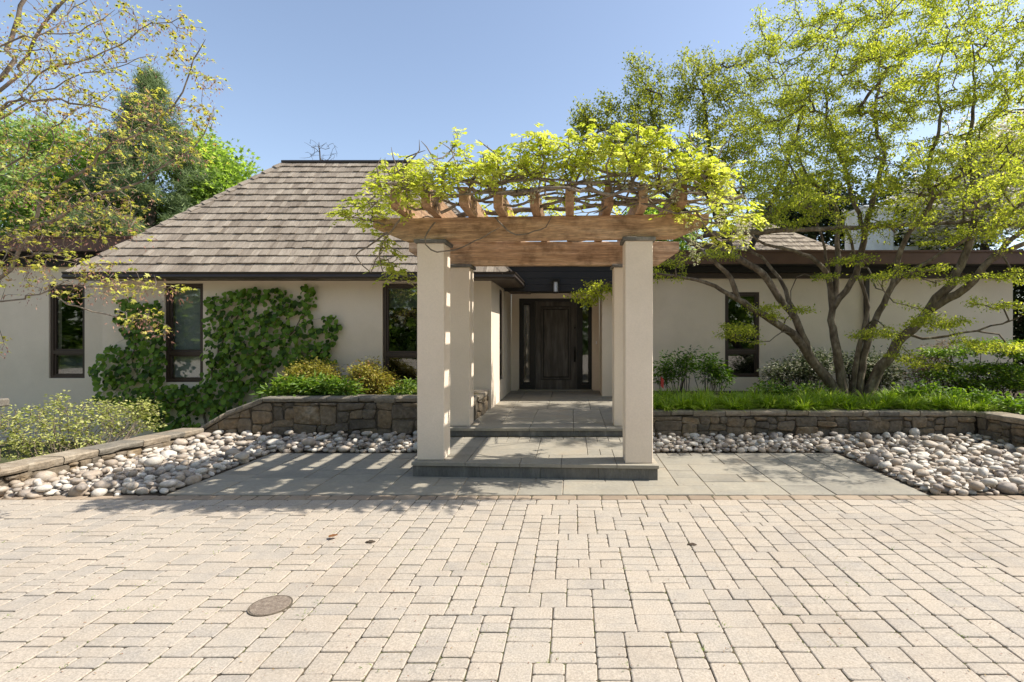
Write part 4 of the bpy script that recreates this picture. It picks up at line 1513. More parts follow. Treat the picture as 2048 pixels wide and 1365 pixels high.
T.limb(arr((1951, 423, 8.5), (1992, 402, 8.5), (2021, 358, 8.5), (2048, 326, 8.5), (2090, 240, 8.5)), 0.0416, 0.0119, ok_from=.3)
T.limb(arr((1718, 534, 9.1), (1735, 538, 8.8), (1752, 575, 8.4), (1768, 582, 8.2), (1790, 605, 8.1), (1850, 620, 8.0)), 0.0166, 0.0048, ok_from=.5)
T.limb(arr((1727, 660, 9.2), (1752, 640, 8.7), (1775, 668, 8.2), (1800, 690, 8.1), (1838, 722, 8.0)), 0.0151, 0.0042, ok_from=.3)
T.limb(arr((1586, 668, 9.0), (1562, 665, 8.7), (1540, 682, 8.5), (1505, 684, 8.4), (1455, 676, 8.3)), 0.0136, 0.0036, ok_from=.2)
crown = blobs_px([
    (1500, 360, 8.7, .8, 1.0, .5, 104), (1610, 200, 8.9, 1.15, 1.5, 1.0, 221), (1760, 150, 8.6, 1.4, 1.7, 1.3, 299), (1940, 170, 8.6, 1.3, 1.7, 1.4, 312),
    (2070, 300, 8.3, 1.0, 1.4, 1.3, 182), (1700, 320, 8.5, 1.3, 1.2, .7, 169), (1880, 350, 8.2, 1.2, 1.2, .6, 143), (1545, 60, 9.1, .35, .6, .6, 36),
    (1660, 40, 9.0, .8, 1.0, .7, 91), (1800, 10, 8.8, 1.0, 1.2, .7, 117), (1960, 20, 8.7, 1.2, 1.2, .8, 130), (1560, 420, 8.4, .8, 0.9, .35, 78),
    (2000, 450, 8.0, .7, .8, .3, 52), (1780, 440, 8.3, .7, .7, .3, 33),
    (1990, 390, 6.9, .7, .5, .22, 28), (2110, 380, 6.4, .8, .7, .25, 52), (2150, 250, 6.6, .9, .7, .4, 46), (1890, 300, 7.3, .6, .4, .2, 18)])
low = blobs_px([
    (1185, 578, 7.85, .36, .28, .2, 34), (1150, 600, 7.85, .12, .15, .1, 8), (1340, 530, 8.0, .5, .4, .2, 16), (1430, 500, 8.2, .5, .4, .25, 20), (1470, 655, 8.2, .45, .3, .10, 22), (1560, 615, 8.4, .5, .4, .14, 24),
    (1600, 560, 8.4, .4, .4, .12, 10), (1800, 540, 8.1, .75, .4, .10, 34), (1760, 665, 8.2, .5, .3, .09, 26), (1880, 640, 8.1, .6, .4, .14, 30), (1920, 560, 8.1, .5, .4, .10, 20),
    (1990, 610, 8.0, .6, .4, .10, 24), (2010, 545, 8.0, .5, .4, .12, 20), (1800, 720, 8.0, .45, .3, .12, 16), (1960, 690, 8.0, .7, .4, .12, 34), (1700, 510, 8.6, .5, .4, .14, 14)])
up_tips = np.concatenate([layered(crown, NR, 9, .60, .05), blob_points([(c, r, max(3, int(n * .3))) for (c, r, n) in crown], NR)])
low_tips = np.concatenate([layered(low, NR, 8, .30), blob_points([(c, r, max(2, n // 4)) for (c, r, n) in low], NR)])
T.grow(np.concatenate([up_tips, low_tips]), wob=.018, curve=.32, up=.05)
T.build(dog, M['bark'], rt=.0042, thick=.022, ex=.48, trunk='trunk', twig='twigs')
d = on_twigs(T, 112000, .008, .046, NR, np.array((.06, .06, .022)), up=1.2, tilt=.55, tmid=.55, tvar=.4)
leaves_obj('crown', M['lf_dogwood'], dog, LEAF_FOLD, d, 'stuff')

# ---- second, taller tree behind the entrance roof
t2 = empty('tall_tree', (4.2, 14.5, 0), 'tall airy olive green tree rising behind the flat roof between pergola and dogwood', 'tree')
T = Tree(6)
T.limb([(4.6, 14.6, -.4), (4.5, 14.5, 2.5), (4.2, 14.2, 4.2), (3.9, 14.0, 5.4)], .22, .11, ok_from=.6, root=True)
T.limb([(4.2, 14.2, 4.2), (3.4, 13.8, 5.6), (2.6, 13.6, 6.4), (2.1, 13.5, 7.1)], .09, .03, ok_from=.2)
T.limb([(4.3, 14.3, 3.8), (2.8, 13.7, 5.0), (1.6, 13.4, 5.8), (.9, 13.3, 6.5)], .08, .025, ok_from=.2)
T.limb([(3.9, 14.0, 5.4), (3.6, 13.9, 7.0), (3.5, 13.9, 8.4)], .08, .025, ok_from=.2)
T.limb([(4.5, 14.5, 3.0), (5.4, 14.3, 5.0), (6.1, 14.2, 7.0), (6.4, 14.2, 8.6)], .09, .03, ok_from=.3)
t2b = blobs_px([(1165, 238, 13.4, .34, .5, .42, 46), (1215, 232, 13.4, .5, .7, .55, 56), (1285, 165, 13.4, .55, .7, .75, 60), (1385, 195, 13.5, .95, 1.1, 1.3, 130), (1300, 235, 13.4, .8, 1.0, .9, 90), (1240, 285, 13.4, .6, .9, .5, 50), (1170, 265, 13.4, .35, .5, .55, 28), (1460, 170, 13.8, .8, 1.0, 1.0, 70),
                (1440, 310, 13.4, 1.3, 1.2, .9, 120), (1540, 240, 14, 1.1, 1.3, 1.5, 110), (1560, 370, 13.6, 1.0, 1.0, .6, 50), (1650, 300, 14, 1.2, 1.2, 1.3, 70), (1370, 360, 13.2, .9, .8, .5, 50), (1520, 120, 14, .6, .8, .7, 30)])
T.grow(blob_points(t2b, NR), step=.22, wob=.025, curve=.3, up=.14)
T.build(t2, M['bark_dark'], rt=.0055, thick=.03, ex=.45)
d = on_twigs(T, 38000, .014, .075, NR, .09, up=.7, tilt=.7, tmid=.5, tvar=.4)
leaves_obj('crown', M['lf_olive'], t2, LEAF_FOLD, d, 'stuff')

# ---- white flowering tree far right
t3 = empty('flowering_tree', (10.8, 13.5, 0), 'white blossoming tree behind the right end of the flat roof', 'tree')
T = Tree(7)
T.limb([(11.0, 13.6, -.4), (10.9, 13.4, 2.0), (10.5, 13.2, 3.6), (10.2, 13.0, 5.0)], .16, .06, ok_from=.5, root=True)
T.limb([(10.9, 13.4, 2.4), (11.8, 13.2, 4.0), (12.4, 13.0, 5.4)], .1, .04, ok_from=.3)
t3b = blobs_px([(1940, 410, 12.8, 1.5, 1.1, 1.0, 190), (1890, 460, 12.6, .8, .8, .5, 50), (2010, 300, 13, 1.3, 1.1, 1.0, 120), (2080, 400, 12.8, 1.1, 1.1, 1.3, 90)])
T.grow(blob_points(t3b, NR), step=.22, wob=.02, up=.05)
T.build(t3, M['bark_dark'], rt=.005, thick=.03)
d = sprays(T.tip_points(), 26, .22, .085, droop=.1, up=1.6, flat=.32)
leaves_obj('crown', M['lf_dogwood'], t3, LEAF_FOLD, d, 'stuff')
d = sprays(T.tip_points() + np.array((0, -.1, .06)), 34, .24, .09, droop=.02, up=2.2, flat=.25)
leaves_obj('blossom', M['lf_white'], t3, LEAF_ROUND, d, 'stuff')


# ---- background trees
def clump_tree(name, label, cat, base, blobs, m, bark, size, per, spread, seed, trunk_r=.2, flat=.8, tpl=CLUMP, shell=.35, up=.7, tv=.5, group=None):
    t = empty(name, base, label, cat, group)
    rng = np.random.default_rng(seed)
    pts = blob_points(blobs, rng, shell)
    c = np.mean([b[0] for b in blobs], axis=0)
    top = max(b[0][2] for b in blobs)
    T = Tree(seed)
    b = np.array(base, dtype=float)
    T.limb([b, b * .5 + np.array((c[0], c[1], c[2])) * .5 + np.array((.1, 0, -.2)), np.array((c[0], c[1], (c[2] + top) / 2))], trunk_r, trunk_r * .35, step=.3, wob=.02, ok_from=.2, root=True)
    sub = pts[rng.choice(len(pts), min(len(pts), 160), replace=False)]
    T.grow(sub, step=.5, wob=.04, up=.1)
    T.build(t, bark, rt=.012, thick=.05, ex=.4)
    d = sprays(pts, per, spread, size, droop=.2, up=up, rng=rng, flat=flat, tvar=tv)
    leaves_obj('crown', m, t, tpl, d, 'stuff')
    return t


clump_tree('leafy_tree', 'bright green leafy tree between the pine and the shake roof', 'tree', (-14.0, 24, -.4),
           blobs_px([(430, 390, 24, 1.6, 1.6, 2.3, 150), (400, 320, 25, 1.3, 1.5, 1.2, 60), (455, 420, 23, .7, 1.0, 1.7, 60), (330, 470, 24, 2, 1.5, 1.5, 60)]), M['lf_green'], M['bark_dark'], .22, 42, .33, 41)
clump_tree('leafy_tree', 'deep green tree filling the gap left of the pine', 'tree', (-18.5, 23, -.4),
           blobs_px([(200, 390, 23, 1.4, 1.5, 2.2, 110), (150, 450, 22, 1.6, 1.5, 1.2, 80), (250, 440, 23, 1.2, 1.2, 1.4, 50), (210, 310, 23.5, .6, .8, .7, 25)]), M['lf_green'], M['bark_dark'], .20, 40, .33, 42)
clump_tree('leafy_tree', 'pale fresh green tree at the far left behind the maple', 'tree', (-24, 23, -.4),
           blobs_px([(20, 330, 23, 2.2, 1.6, 2.0, 150), (90, 400, 22, 1.5, 1.3, 1.8, 110), (-20, 450, 22, 2.0, 1.4, 1.4, 80), (110, 290, 23, .8, .9, .8, 40)]), M['lf_fresh'], M['bark_dark'], .19, 42, .33, 43)
clump_tree('evergreen_tree', 'dark dense evergreen above the flat roof just left of the chimney', 'tree', (8.2, 19, -.4),
           blobs_px([(1640, 420, 19, 1.6, 1.2, 1.0, 90), (1560, 455, 19, 1.4, 1.0, .7, 60), (1690, 460, 19, .8, .8, .9, 40)]), M['lf_dark'], M['bark_dark'], .18, 40, .3, 44)
clump_tree('evergreen_tree', 'dark evergreen standing right behind the white chimney', 'tree', (13.0, 18, -.4),
           blobs_px([(1820, 430, 18, 1.4, 1.0, 1.2, 110), (1900, 470, 18, 1.2, 1.0, .8, 50)]), M['lf_dark'], M['bark_dark'], .17, 40, .28, 45)
clump_tree('evergreen_tree', 'small bushy evergreen peeping over the roof right of the pergola beam', 'tree', (3.1, 16.5, -.4),
           blobs_px([(1340, 470, 16.5, .8, .8, .7, 60), (1300, 440, 16.5, .5, .6, .5, 30)]), M['lf_green'], M['bark_dark'], .15, 40, .25, 46)
clump_tree('hedge', 'tall dark evergreen hedge past the right corner of the house', 'hedge', (10.6, 12.5, -.4),
           blobs_px([(2060, 640, 12.3, .65, 1.0, 1.6, 190), (2090, 720, 11.8, .6, .8, 1.0, 80)]), M['lf_dark'], M['bark_dark'], .09, 60, .18, 47)

# ---- pine
pine = empty('pine_tree', (-18.3, 22, -.4), 'tall blue green pine rising behind the left wing roof', 'tree')
rng = np.random.default_rng(9)
T = Tree(9)
ptop = np.array(at(298, 135, 22))
T.limb([(ptop[0] + .2, 22, -.4), (ptop[0] + .15, 22, 6), ptop], .28, .02, step=.4, wob=.01, ok_from=.25, root=True)
tips = []
for k in range(420):
    f = rng.uniform(0, 1) ** .8
    z = ptop[2] - .2 - f * 8.4
    rad = (.12 + 3.6 * f ** 1.0) * rng.uniform(.45, 1.0)
    a = rng.uniform(0, 6.283)
    tips.append((ptop[0] + math.cos(a) * rad + .25 * f, 22 + math.sin(a) * rad * .8, z + .22 * rad))
T.grow(np.array(tips), step=.35, wob=.03, curve=.15, up=-.05)
T.build(pine, M['bark_dark'], rt=.012, thick=.05, ex=.4)
nod = T.P[:T.n][T.rad[:T.n] < .045]
sel = nod[rng.choice(len(nod), 2300)] + rng.normal(size=(2300, 3)) * .06
N = 2300 * 55
c = np.repeat(sel, 55, axis=0)
ax = rng.normal(size=(N, 3))
ax[:, 2] += .5
pos = c + rng.normal(size=(N, 3)) * np.array((.16, .16, .10))
leaves_obj('needles', M['lf_pine'], pine, NEEDLE, (pos, ax, rng.normal(size=(N, 3)), rng.uniform(.16, .34, N), np.clip(np.repeat(rng.uniform(.1, .8, 2300), 55) + rng.uniform(-.2, .2, N), 0, .99)), 'stuff')

# ---- bare twiggy tree top behind the ridge
bare = empty('bare_tree', (-11.0, 23, -.4), 'thin bare leafless treetop showing just above the roof ridge', 'tree')
T = Tree(13)
p0 = np.array(at(640, 330, 23))
T.limb([(p0[0], 23, -.4), (p0[0], 23, 5), p0, np.array(at(638, 285, 23))], .12, .02, step=.3, ok_from=.85, root=True)
T.grow(blob_points(blobs_px([(640, 306, 23, 1.15, .8, .55, 60)]), NR), step=.2, wob=.03, up=.1)
T.build(bare, M['bark_dark'], rt=.007, thick=.04, ex=.35)

# ---- maple reaching in from the left
map_ = empty('maple_tree', (-8.3, 5.6, -.42), 'maple with yellow green new leaves and reddish seeds reaching in from the left', 'tree')
T = Tree(17)
tb = (-8.3, 5.6)
T.limb([(-8.3, 5.6, -.42), (-8.25, 5.6, 1.0), (-8.15, 5.6, 2.2), (-8.0, 5.6, 3.4), (-7.6, 5.6, 4.6)], .17, .09, ok_from=.95, root=True)
L1 = lambda pts, r0, r1, of=.25: T.limb([np.array((-8.2, 5.6, pts[0][3]))] + arr(*[p[:3] for p in pts]), r0, r1, step=.12, wob=.012, ok_from=of)
L1([(3, 560, 5.4, 1.8), (20, 537, 5.4), (40, 500, 5.4), (66, 454, 5.3), (86, 411, 5.3), (112, 375, 5.2), (148, 349, 5.2), (185, 326, 5.2), (231, 286, 5.1), (290, 262, 5.1), (345, 215, 5.0), (380, 150, 5.0), (411, 79, 4.9)], 0.0310, 0.0042, .4)
T.limb(arr((66, 454, 5.3), (122, 435, 5.2), (171, 398, 5.1), (231, 382, 5.0), (287, 362, 5.0), (323, 336, 4.95), (389, 296, 4.9), (405, 262, 4.9), (428, 215, 4.9)), 0.0169, 0.0030, step=.12, ok_from=.3)
L1([(0, 604, 5.0, 2.0), (49, 593, 4.9), (96, 583, 4.8), (125, 570, 4.75), (198, 575, 4.7), (250, 562, 4.7), (300, 560, 4.6)], 0.0174, 0.0025, .3)
T.limb(arr((96, 583, 4.8), (132, 606, 4.75), (185, 622, 4.7), (244, 636, 4.65), (297, 642, 4.6), (335, 652, 4.55)), 0.0084, 0.0020, step=.12, ok_from=.2)
L1([(0, 157, 5.6, 3.2), (15, 101, 5.6), (43, 13, 5.6), (60, -60, 5.6)], 0.0310, 0.0180, .4)
L1([(0, 183, 5.5, 3.0), (38, 135, 5.5), (63, 84, 5.4), (84, 51, 5.4), (119, 10, 5.3), (160, -50, 5.2)], 0.0248, 0.0120, .4)
L1([(0, 221, 5.3, 2.8), (38, 188, 5.2), (99, 135, 5.1), (152, 124, 5.05), (211, 107, 5.0), (241, 86, 5.0), (305, 51, 4.9), (370, 30, 4.85)], 0.0217, 0.0030, .3)
L1([(0, 241, 5.6, 2.7), (63, 193, 5.6), (107, 175, 5.5), (163, 152, 5.5), (229, 137, 5.4), (300, 112, 5.3)], 0.0186, 0.0030, .3)
T.limb(arr((15, 205, 5.3), (50, 200, 5.2), (102, 203, 5.1), (178, 211, 5.0), (254, 236, 4.9), (330, 250, 4.85), (370, 245, 4.8)), 0.0130, 0.0024, step=.12, ok_from=.2)
L1([(0, 340, 5.0, 2.4), (60, 290, 4.9), (120, 245, 4.8), (170, 215, 4.75), (230, 180, 4.7)], 0.0186, 0.0030, .3)
L1([(0, 400, 5.7, 2.2), (70, 350, 5.7), (130, 320, 5.6), (200, 270, 5.6), (260, 250, 5.5)], 0.0186, 0.0030, .3)
L1([(0, 500, 4.8, 2.0), (60, 505, 4.7), (130, 520, 4.65), (190, 535, 4.6)], 0.0124, 0.0025, .3)
L1([(-10, 100, 4.6, 3.2), (60, 75, 4.5), (150, 62, 4.5), (230, 20, 4.4)], 0.0186, 0.0030, .3)
mb_ = blobs_px([(90, 60, 5.2, .75, .9, .5, 100), (190, 60, 5.1, .6, .7, .42, 70), (290, 60, 5.0, .4, .4, .25, 24), (360, 35, 4.9, .18, .2, .08, 10), (60, 200, 5.2, .6, .8, .5, 80), (180, 190, 5.1, .55, .6, .3, 60),
                (385, 130, 4.9, .22, .25, .3, 22), (420, 165, 4.9, .12, .2, .15, 10), (330, 220, 4.9, .45, .45, .2, 46), (410, 230, 4.9, .13, .2, .16, 14), (250, 270, 5.0, .6, .6, .2, 56), (360, 300, 4.9, .35, .35, .14, 26), (120, 310, 5.2, .7, .7, .4, 90),
                (30, 380, 5.1, .5, .8, .5, 66), (170, 400, 5.0, .65, .6, .3, 70), (60, 480, 5.0, .6, .6, .28, 66), (210, 455, 4.9, .4, .4, .2, 36), (30, 560, 4.9, .3, .5, .2, 24), (180, 545, 4.7, .55, .4, .12, 44), (280, 580, 4.65, .35, .3, .08, 26),
                (290, 635, 4.6, .25, .2, .08, 16), (150, 590, 4.7, .25, .2, .08, 9), (0, 680, 4.7, .06, .1, .1, 3), (320, 665, 4.6, .05, .1, .1, 4), (110, 130, 5.0, .6, .6, .35, 60)])
T.grow(blob_points(mb_, NR), step=.1, wob=.012, curve=.35, up=.06)
T.build(map_, M['bark_maple'], rt=.0022, thick=.012, ex=.36)
tp = T.tip_points()
d = sprays(tp, 3, .030, .047, droop=.5, up=1.1, flat=.5, tmid=.55, tvar=.45)
leaves_obj('crown', M['lf_maple'], map_, LEAF_MAPLE, d, 'stuff')
hb = tp[NR.random(len(tp)) < .75] - np.array((0, 0, .05))
d = sprays(hb, 6, .04, .030, droop=2.0, up=.4, flat=1.0)
leaves_obj('seeds', M['lf_samara'], map_, LEAF_SLIM, d, 'stuff')

# ================================================================== WISTERIA ON THE PERGOLA
wis = empty('wisteria_vine', (-2.0, 7.6, .6), 'fresh yellow green wisteria sprawling over the top of the timber pergola', 'vine')
T = Tree(23)
T.limb([(-1.98, 7.55, .55), (-2.0, 7.5, 1.4), (-1.9, 7.45, 2.2), (-2.05, 7.3, 2.75), (-1.9, 7.0, 3.05), (-1.2, 6.6, 3.12), (-.3, 6.3, 3.1), (.7, 6.2, 3.14), (1.5, 6.2, 3.1)], .05, .02, ok_from=.55, root=True)
rng = np.random.default_rng(77)
for k in range(34):
    y = 5.2 + (.4 * rng.random() if k % 3 else .4 + 2.1 * rng.random())
    x0 = rng.uniform(-2.2, .6)
    x1 = min(1.75, x0 + rng.uniform(.8, 2.4))
    z = rng.uniform(2.93, 3.2)
    pts = [(x0 + (x1 - x0) * q, y + rng.normal() * .10 + .12 * math.sin(3 * q + k), z + rng.normal() * .075) for q in np.linspace(0, 1, 6)]
    if rng.random() < .5:
        pts = pts[::-1]
    T.limb(pts, .017, .009, step=.1, wob=.010, ok_from=.05, root=(k % 3 != 0))
for k in range(34):
    x0, y0 = rng.uniform(-2.0, 1.6), rng.uniform(5.1, 5.5)
    hgt = rng.uniform(.28, .58) + .14 * (x0 > -.6)
    lx, ly = rng.normal(0, .16), rng.normal(0, .1)
    T.limb([(x0, y0, 3.02), (x0 + lx * .3 + rng.normal() * .03, y0 + ly * .4, 3.02 + hgt * .4), (x0 + lx * .8 + rng.normal() * .05, y0 + ly * .8, 3.02 + hgt * .75), (x0 + lx * 1.2, y0 + ly, 3.02 + hgt)], .012, .005, step=.08, wob=.008, ok_from=.2, root=(k % 2 == 0))
# looping stems hanging over the front beam and left side
for pts in ([(870, 445, 5.6), (850, 475, 5.55), (862, 500, 5.55), (905, 502, 5.55), (960, 478, 5.55), (1000, 455, 5.6)],
            [(990, 435, 5.55), (1020, 465, 5.5), (1045, 470, 5.5), (1090, 455, 5.5), (1104, 430, 5.5)],
            [(775, 465, 5.6), (735, 495, 5.6), (712, 510, 5.6), (725, 530, 5.6), (742, 545, 5.6), (752, 520, 5.6), (770, 495, 5.6)],
            [(800, 440, 5.7), (760, 500, 5.8), (775, 560, 5.9), (810, 565, 5.9), (840, 580, 6.0)],
            [(770, 450, 5.8), (730, 440, 5.8), (692, 432, 5.8)],
            [(1390, 420, 5.6), (1420, 465, 5.6), (1455, 480, 5.6), (1480, 455, 5.6)], [(1370, 400, 5.6), (1410, 440, 5.6), (1440, 430, 5.6), (1490, 435, 5.6)]):
    T.limb(arr(*pts), .010, .005, step=.06, wob=.004, ok_from=.2, root=True)
wb = blobs_px([(790, 375, 5.13, 0.283, .27, 0.233, 36), (750, 425, 5.9, .26, .4, .22, 42), (690, 430, 5.8, .08, .15, .06, 10), (870, 352, 5.13, 0.339, .27, 0.226, 47), (912, 285, 6.3, .07, .1, .13, 15), (960, 340, 5.13, 0.371, .27, 0.226, 50),
               (1050, 322, 5.13, 0.349, .27, 0.270, 52), (1075, 285, 5.13, 0.131, .27, 0.115, 11), (1130, 312, 5.13, 0.360, .27, 0.282, 58), (1210, 302, 5.13, 0.391, .27, 0.282, 62), (1290, 302, 5.13, 0.360, .27, 0.297, 60), (1310, 268, 5.13, 0.161, .27, 0.097, 13),
               (1375, 335, 5.13, 0.318, .27, 0.270, 50), (1435, 350, 5.13, 0.246, .27, 0.229, 38), (1450, 420, 6.0, .27, .5, .22, 50), (1500, 440, 5.8, .10, .2, .1, 12), (1365, 420, 5.55, .16, .15, .14, 17),
               (960, 395, 5.75, 0.7, 0.2, 0.12, 22), (1200, 395, 5.75, 0.8, 0.2, 0.12, 25), (820, 405, 5.65, 0.3, 0.2, 0.14, 15), (800, 345, 5.7, .3, .25, .16, 30), (1000, 350, 5.7, .6, .25, .18, 50), (1250, 330, 5.7, .7, .25, .25, 75),
               (795, 540, 6.0, .18, .2, .16, 20), (770, 500, 5.8, .12, .2, .2, 12), (1440, 470, 5.8, .25, .3, .12, 17), (1075, 425, 6.8, 1.3, .8, .12, 20), (1050, 445, 7.9, 1.5, .3, .2, 54), (840, 575, 6.0, .04, .1, .1, 5)])
T.grow(blob_points(wb, NR), step=.1, wob=.012, curve=.35, up=.10)
T.build(wis, M['vine_bark'], rt=.0036, thick=.012, ex=.32, trunk='stem', twig='twigs')
tp = T.tip_points()
d = pinnate(tp[NR.random(len(tp)) < .88], 2, .14, .050, NR, pairs=4)
leaves_obj('foliage', M['lf_wisteria'], wis, LEAF_OVAL, d, 'stuff')
for (x, y, Y, L) in [(1415, 370, 5.12, .30), (1440, 385, 5.12, .34), (2300, 345, 5.12, .28), (1480, 395, 5.12, .36), (1490, 440, 5.12, .3), (1385, 445, 5.12, .34), (1392, 470, 5.12, .3), (1075, 330, 5.12, .25), (1062, 350, 5.12, .28), (840, 330, 5.12, .22), (1180, 320, 5.12, .24),
                     (1330, 320, 5.12, .26), (1350, 350, 5.12, .28), (860, 320, 5.12, .18), (1120, 345, 5.12, .24), (1250, 330, 5.12, .24), (1460, 350, 5.12, .25), (1300, 350, 5.12, .22)]:
    c = np.array(at(x, y, Y))
    N = 110
    q = rng.random(N)
    a = rng.uniform(0, 6.283, N)
    r = .045 * (1 - q) ** .7 + .006
    pos = c + np.stack([np.cos(a) * r, np.sin(a) * r, -q * L], 1)
    ax = np.stack([np.cos(a), np.sin(a), -.4 + 0 * a], 1)
    leaves_obj('flower_cluster', M['lf_raceme'], wis, LEAF_FOLD, (pos, ax, rng.normal(size=(N, 3)) + (0, 0, 1), rng.uniform(.018, .032, N), rng.random(N) * .99), 'stuff')

# ================================================================== CLIMBER ON THE FRONT WALL
ivy = empty('climbing_vine', (-5.9, 8.98, .2), 'dark green round leaved climber covering the front wall around the second window', 'vine')
IVP = [(240, 600), (262, 592), (280, 605), (300, 598), (326, 602), (331, 690), (331, 768), (404, 768), (408, 640), (407, 592), (450, 582), (500, 575), (540, 572), (580, 584), (592, 602), (600, 580), (612, 564), (630, 577), (632, 602), (618, 632),
       (634, 655), (648, 632), (672, 627), (680, 650), (667, 690), (666, 732), (610, 775), (530, 800), (470, 840), (400, 875), (345, 880), (300, 850), (250, 805), (186, 803), (192, 762), (180, 737), (202, 702), (226, 687), (262, 690), (238, 652), (228, 632)]
holes = [(645, 674, 9), (480, 735, 12), (560, 745, 16), (505, 790, 16), (300, 655, 9), (548, 700, 10), (405, 835, 16), (225, 775, 10), (345, 825, 8), (455, 620, 9), (520, 620, 8), (595, 640, 10), (435, 700, 7), (560, 660, 7), (262, 720, 7), (620, 730, 10)]
T = Tree(29)
fy = FY
T.limb(arr((420, 885, fy - .03), (410, 820, fy - .03), (430, 720, fy - .025), (470, 640, fy - .02), (520, 590, fy - .02)), .022, .008, step=.1, wob=.012, ok_from=.1, root=True)
T.limb(arr((410, 820, fy - .03), (330, 800, fy - .03), (270, 740, fy - .03), (270, 660, fy - .02), (262, 605, fy - .02)), .016, .006, step=.1, wob=.012, ok_from=.1)
T.limb(arr((430, 760, fy - .03), (520, 700, fy - .03), (590, 660, fy - .02), (615, 585, fy - .02)), .014, .005, step=.1, wob=.012, ok_from=.1)
pts = []
rng = np.random.default_rng(55)
while len(pts) < 330:
    x, y = rng.uniform(178, 684), rng.uniform(560, 882)
    if inside((x, y), IVP) and not any(math.hypot(x - h[0], y - h[1]) < h[2] for h in holes):
        pts.append(np.array(at(x, y, fy - rng.uniform(.02, .06))))
T.grow(np.array(pts), step=.1, wob=.008, curve=.2)
T.build(ivy, M['vine_bark'], rt=.0022, thick=.012, ex=.3, trunk='stem', twig='twigs')
me_leaf = np_mesh('leaf', LEAF_ROUND[0], np.array(LEAF_ROUND[1]))
me_leaf.materials.append(M['lf_ivy'])
P, depth = [], []
while len(P) < 2800:
    x, y = rng.uniform(176, 686), rng.uniform(558, 886)
    if inside((x, y), IVP):
        if any(math.hypot(x - h[0], y - h[1]) < h[2] * rng.uniform(.75, 1.1) for h in holes):
            continue
        dd = .03 + rng.random() ** 1.3 * (.24 if y > 660 else .15)
        P.append(np.array(at(x, y, fy - dd)))
        depth.append(dd)
P, depth = np.array(P), np.array(depth)
N = len(P)
ax = np.stack([rng.normal(0, .55, N), rng.normal(-.25, .2, N), -np.ones(N) * .9], 1)
nr = np.stack([rng.normal(0, .4, N), -np.ones(N), rng.normal(.95, .5, N)], 1)
sz = rng.uniform(.05, .11, N)
order = np.argsort(-depth)
bigk, restk = order[:300], order[300:]
leaves_obj('foliage', M['lf_ivy'], ivy, LEAF_ROUND, (P[restk], ax[restk], nr[restk], sz[restk], np.clip(rng.normal(.42, .2, N - 300) + .14 * np.sin(P[restk, 0] * 4.1) * np.sin(P[restk, 2] * 5.3), 0, .99)), 'stuff')
for k in bigk:
    a = Vector(ax[k]).normalized()
    s = a.cross(Vector(nr[k])).normalized()
    n = s.cross(a)
    o = link('leaf', me_leaf, None, ivy)
    o.matrix_basis = Matrix.Translation(Vector(P[k])) @ Matrix((s, a, n)).transposed().to_4x4() @ Matrix.Scale(float(sz[k]), 4)

# ================================================================== SHRUBS AND BORDER PLANTS
def shrub(name, label, cat, base, blobs, m, bark, size, per, spread, seed, stems=7, rt=.0025, tpl=LEAF_FOLD, flat=.8, up=.6, droop=.1, group=None, sr=.012, foot=.12, tv=.45, tm=.5):
    e = empty(name, base, label, cat, group)
    rng = np.random.default_rng(seed)
    pts = blob_points(blobs, rng, .15)
    T = Tree(seed)
    b = np.array(base, dtype=float)
    for k in range(stems):
        g = pts[rng.integers(len(pts))]
        s = b + np.array((rng.normal() * foot, rng.normal() * foot * .6, 0))
        s[0] += (g[0] - b[0]) * .55
        mid = s * .55 + g * .45 + np.array((0, 0, .05))
        T.limb([s, mid, s * .2 + g * .8 + np.array((0, 0, .02))], sr, sr * .45, step=.08, wob=.006, ok_from=.3, root=True)
    T.grow(pts, step=.08, wob=.006, up=.1)
    T.build(e, bark, rt=rt, thick=.02, ex=.36, trunk='stems', twig='stems')
    d = sprays(T.tip_points(), per, spread, size, droop=droop, up=up, rng=rng, flat=flat, tvar=tv, tmid=tm)
    leaves_obj('foliage', m, e, tpl, d, 'stuff')
    return e


shrub('pale_shrub', 'loose pale yellow green shrub behind the low edging wall at the left', 'shrub', (-6.5, 6.6, -.42),
      blobs_px([(50, 855, 6.0, .28, .3, .33, 60), (120, 838, 6.5, .28, .3, .30, 60), (185, 845, 6.85, .3, .3, .30, 70), (245, 840, 7.2, .28, .25, .28, 80), (292, 835, 7.35, .2, .2, .24, 50), (60, 905, 6.0, .3, .2, .2, 40), (150, 890, 6.6, .35, .2, .22, 50), (118, 808, 6.5, .03, .05, .12, 8), (15, 860, 5.8, .12, .2, .25, 24), (200, 815, 6.9, .3, .1, .08, 14), (285, 812, 7.3, .14, .1, .08, 12)]),
      M['lf_shrub'], M['vine_bark'], .044, 8, .036, 61, stems=110, rt=.0034, foot=.28, sr=.008)
shrub('golden_shrub', 'rounded golden shrub with reddish tips at the bend of the left wall', 'shrub', at(625, 800, 8.5),
      blobs_px([(625, 752, 8.5, .40, .3, .24, 130), (590, 765, 8.4, .18, .2, .16, 40), (655, 757, 8.5, .16, .2, .2, 40)]), M['lf_gold'], M['vine_bark'], .042, 34, .06, 62, stems=14)
shrub('golden_shrub', 'taller golden shrub in front of the third window', 'shrub', at(738, 800, 8.5),
      blobs_px([(738, 768, 8.5, .33, .3, .26, 130), (738, 740, 8.5, .2, .2, .13, 40), (775, 770, 8.5, .14, .2, .2, 40)]), M['lf_gold'], M['vine_bark'], .042, 34, .06, 63, stems=14)
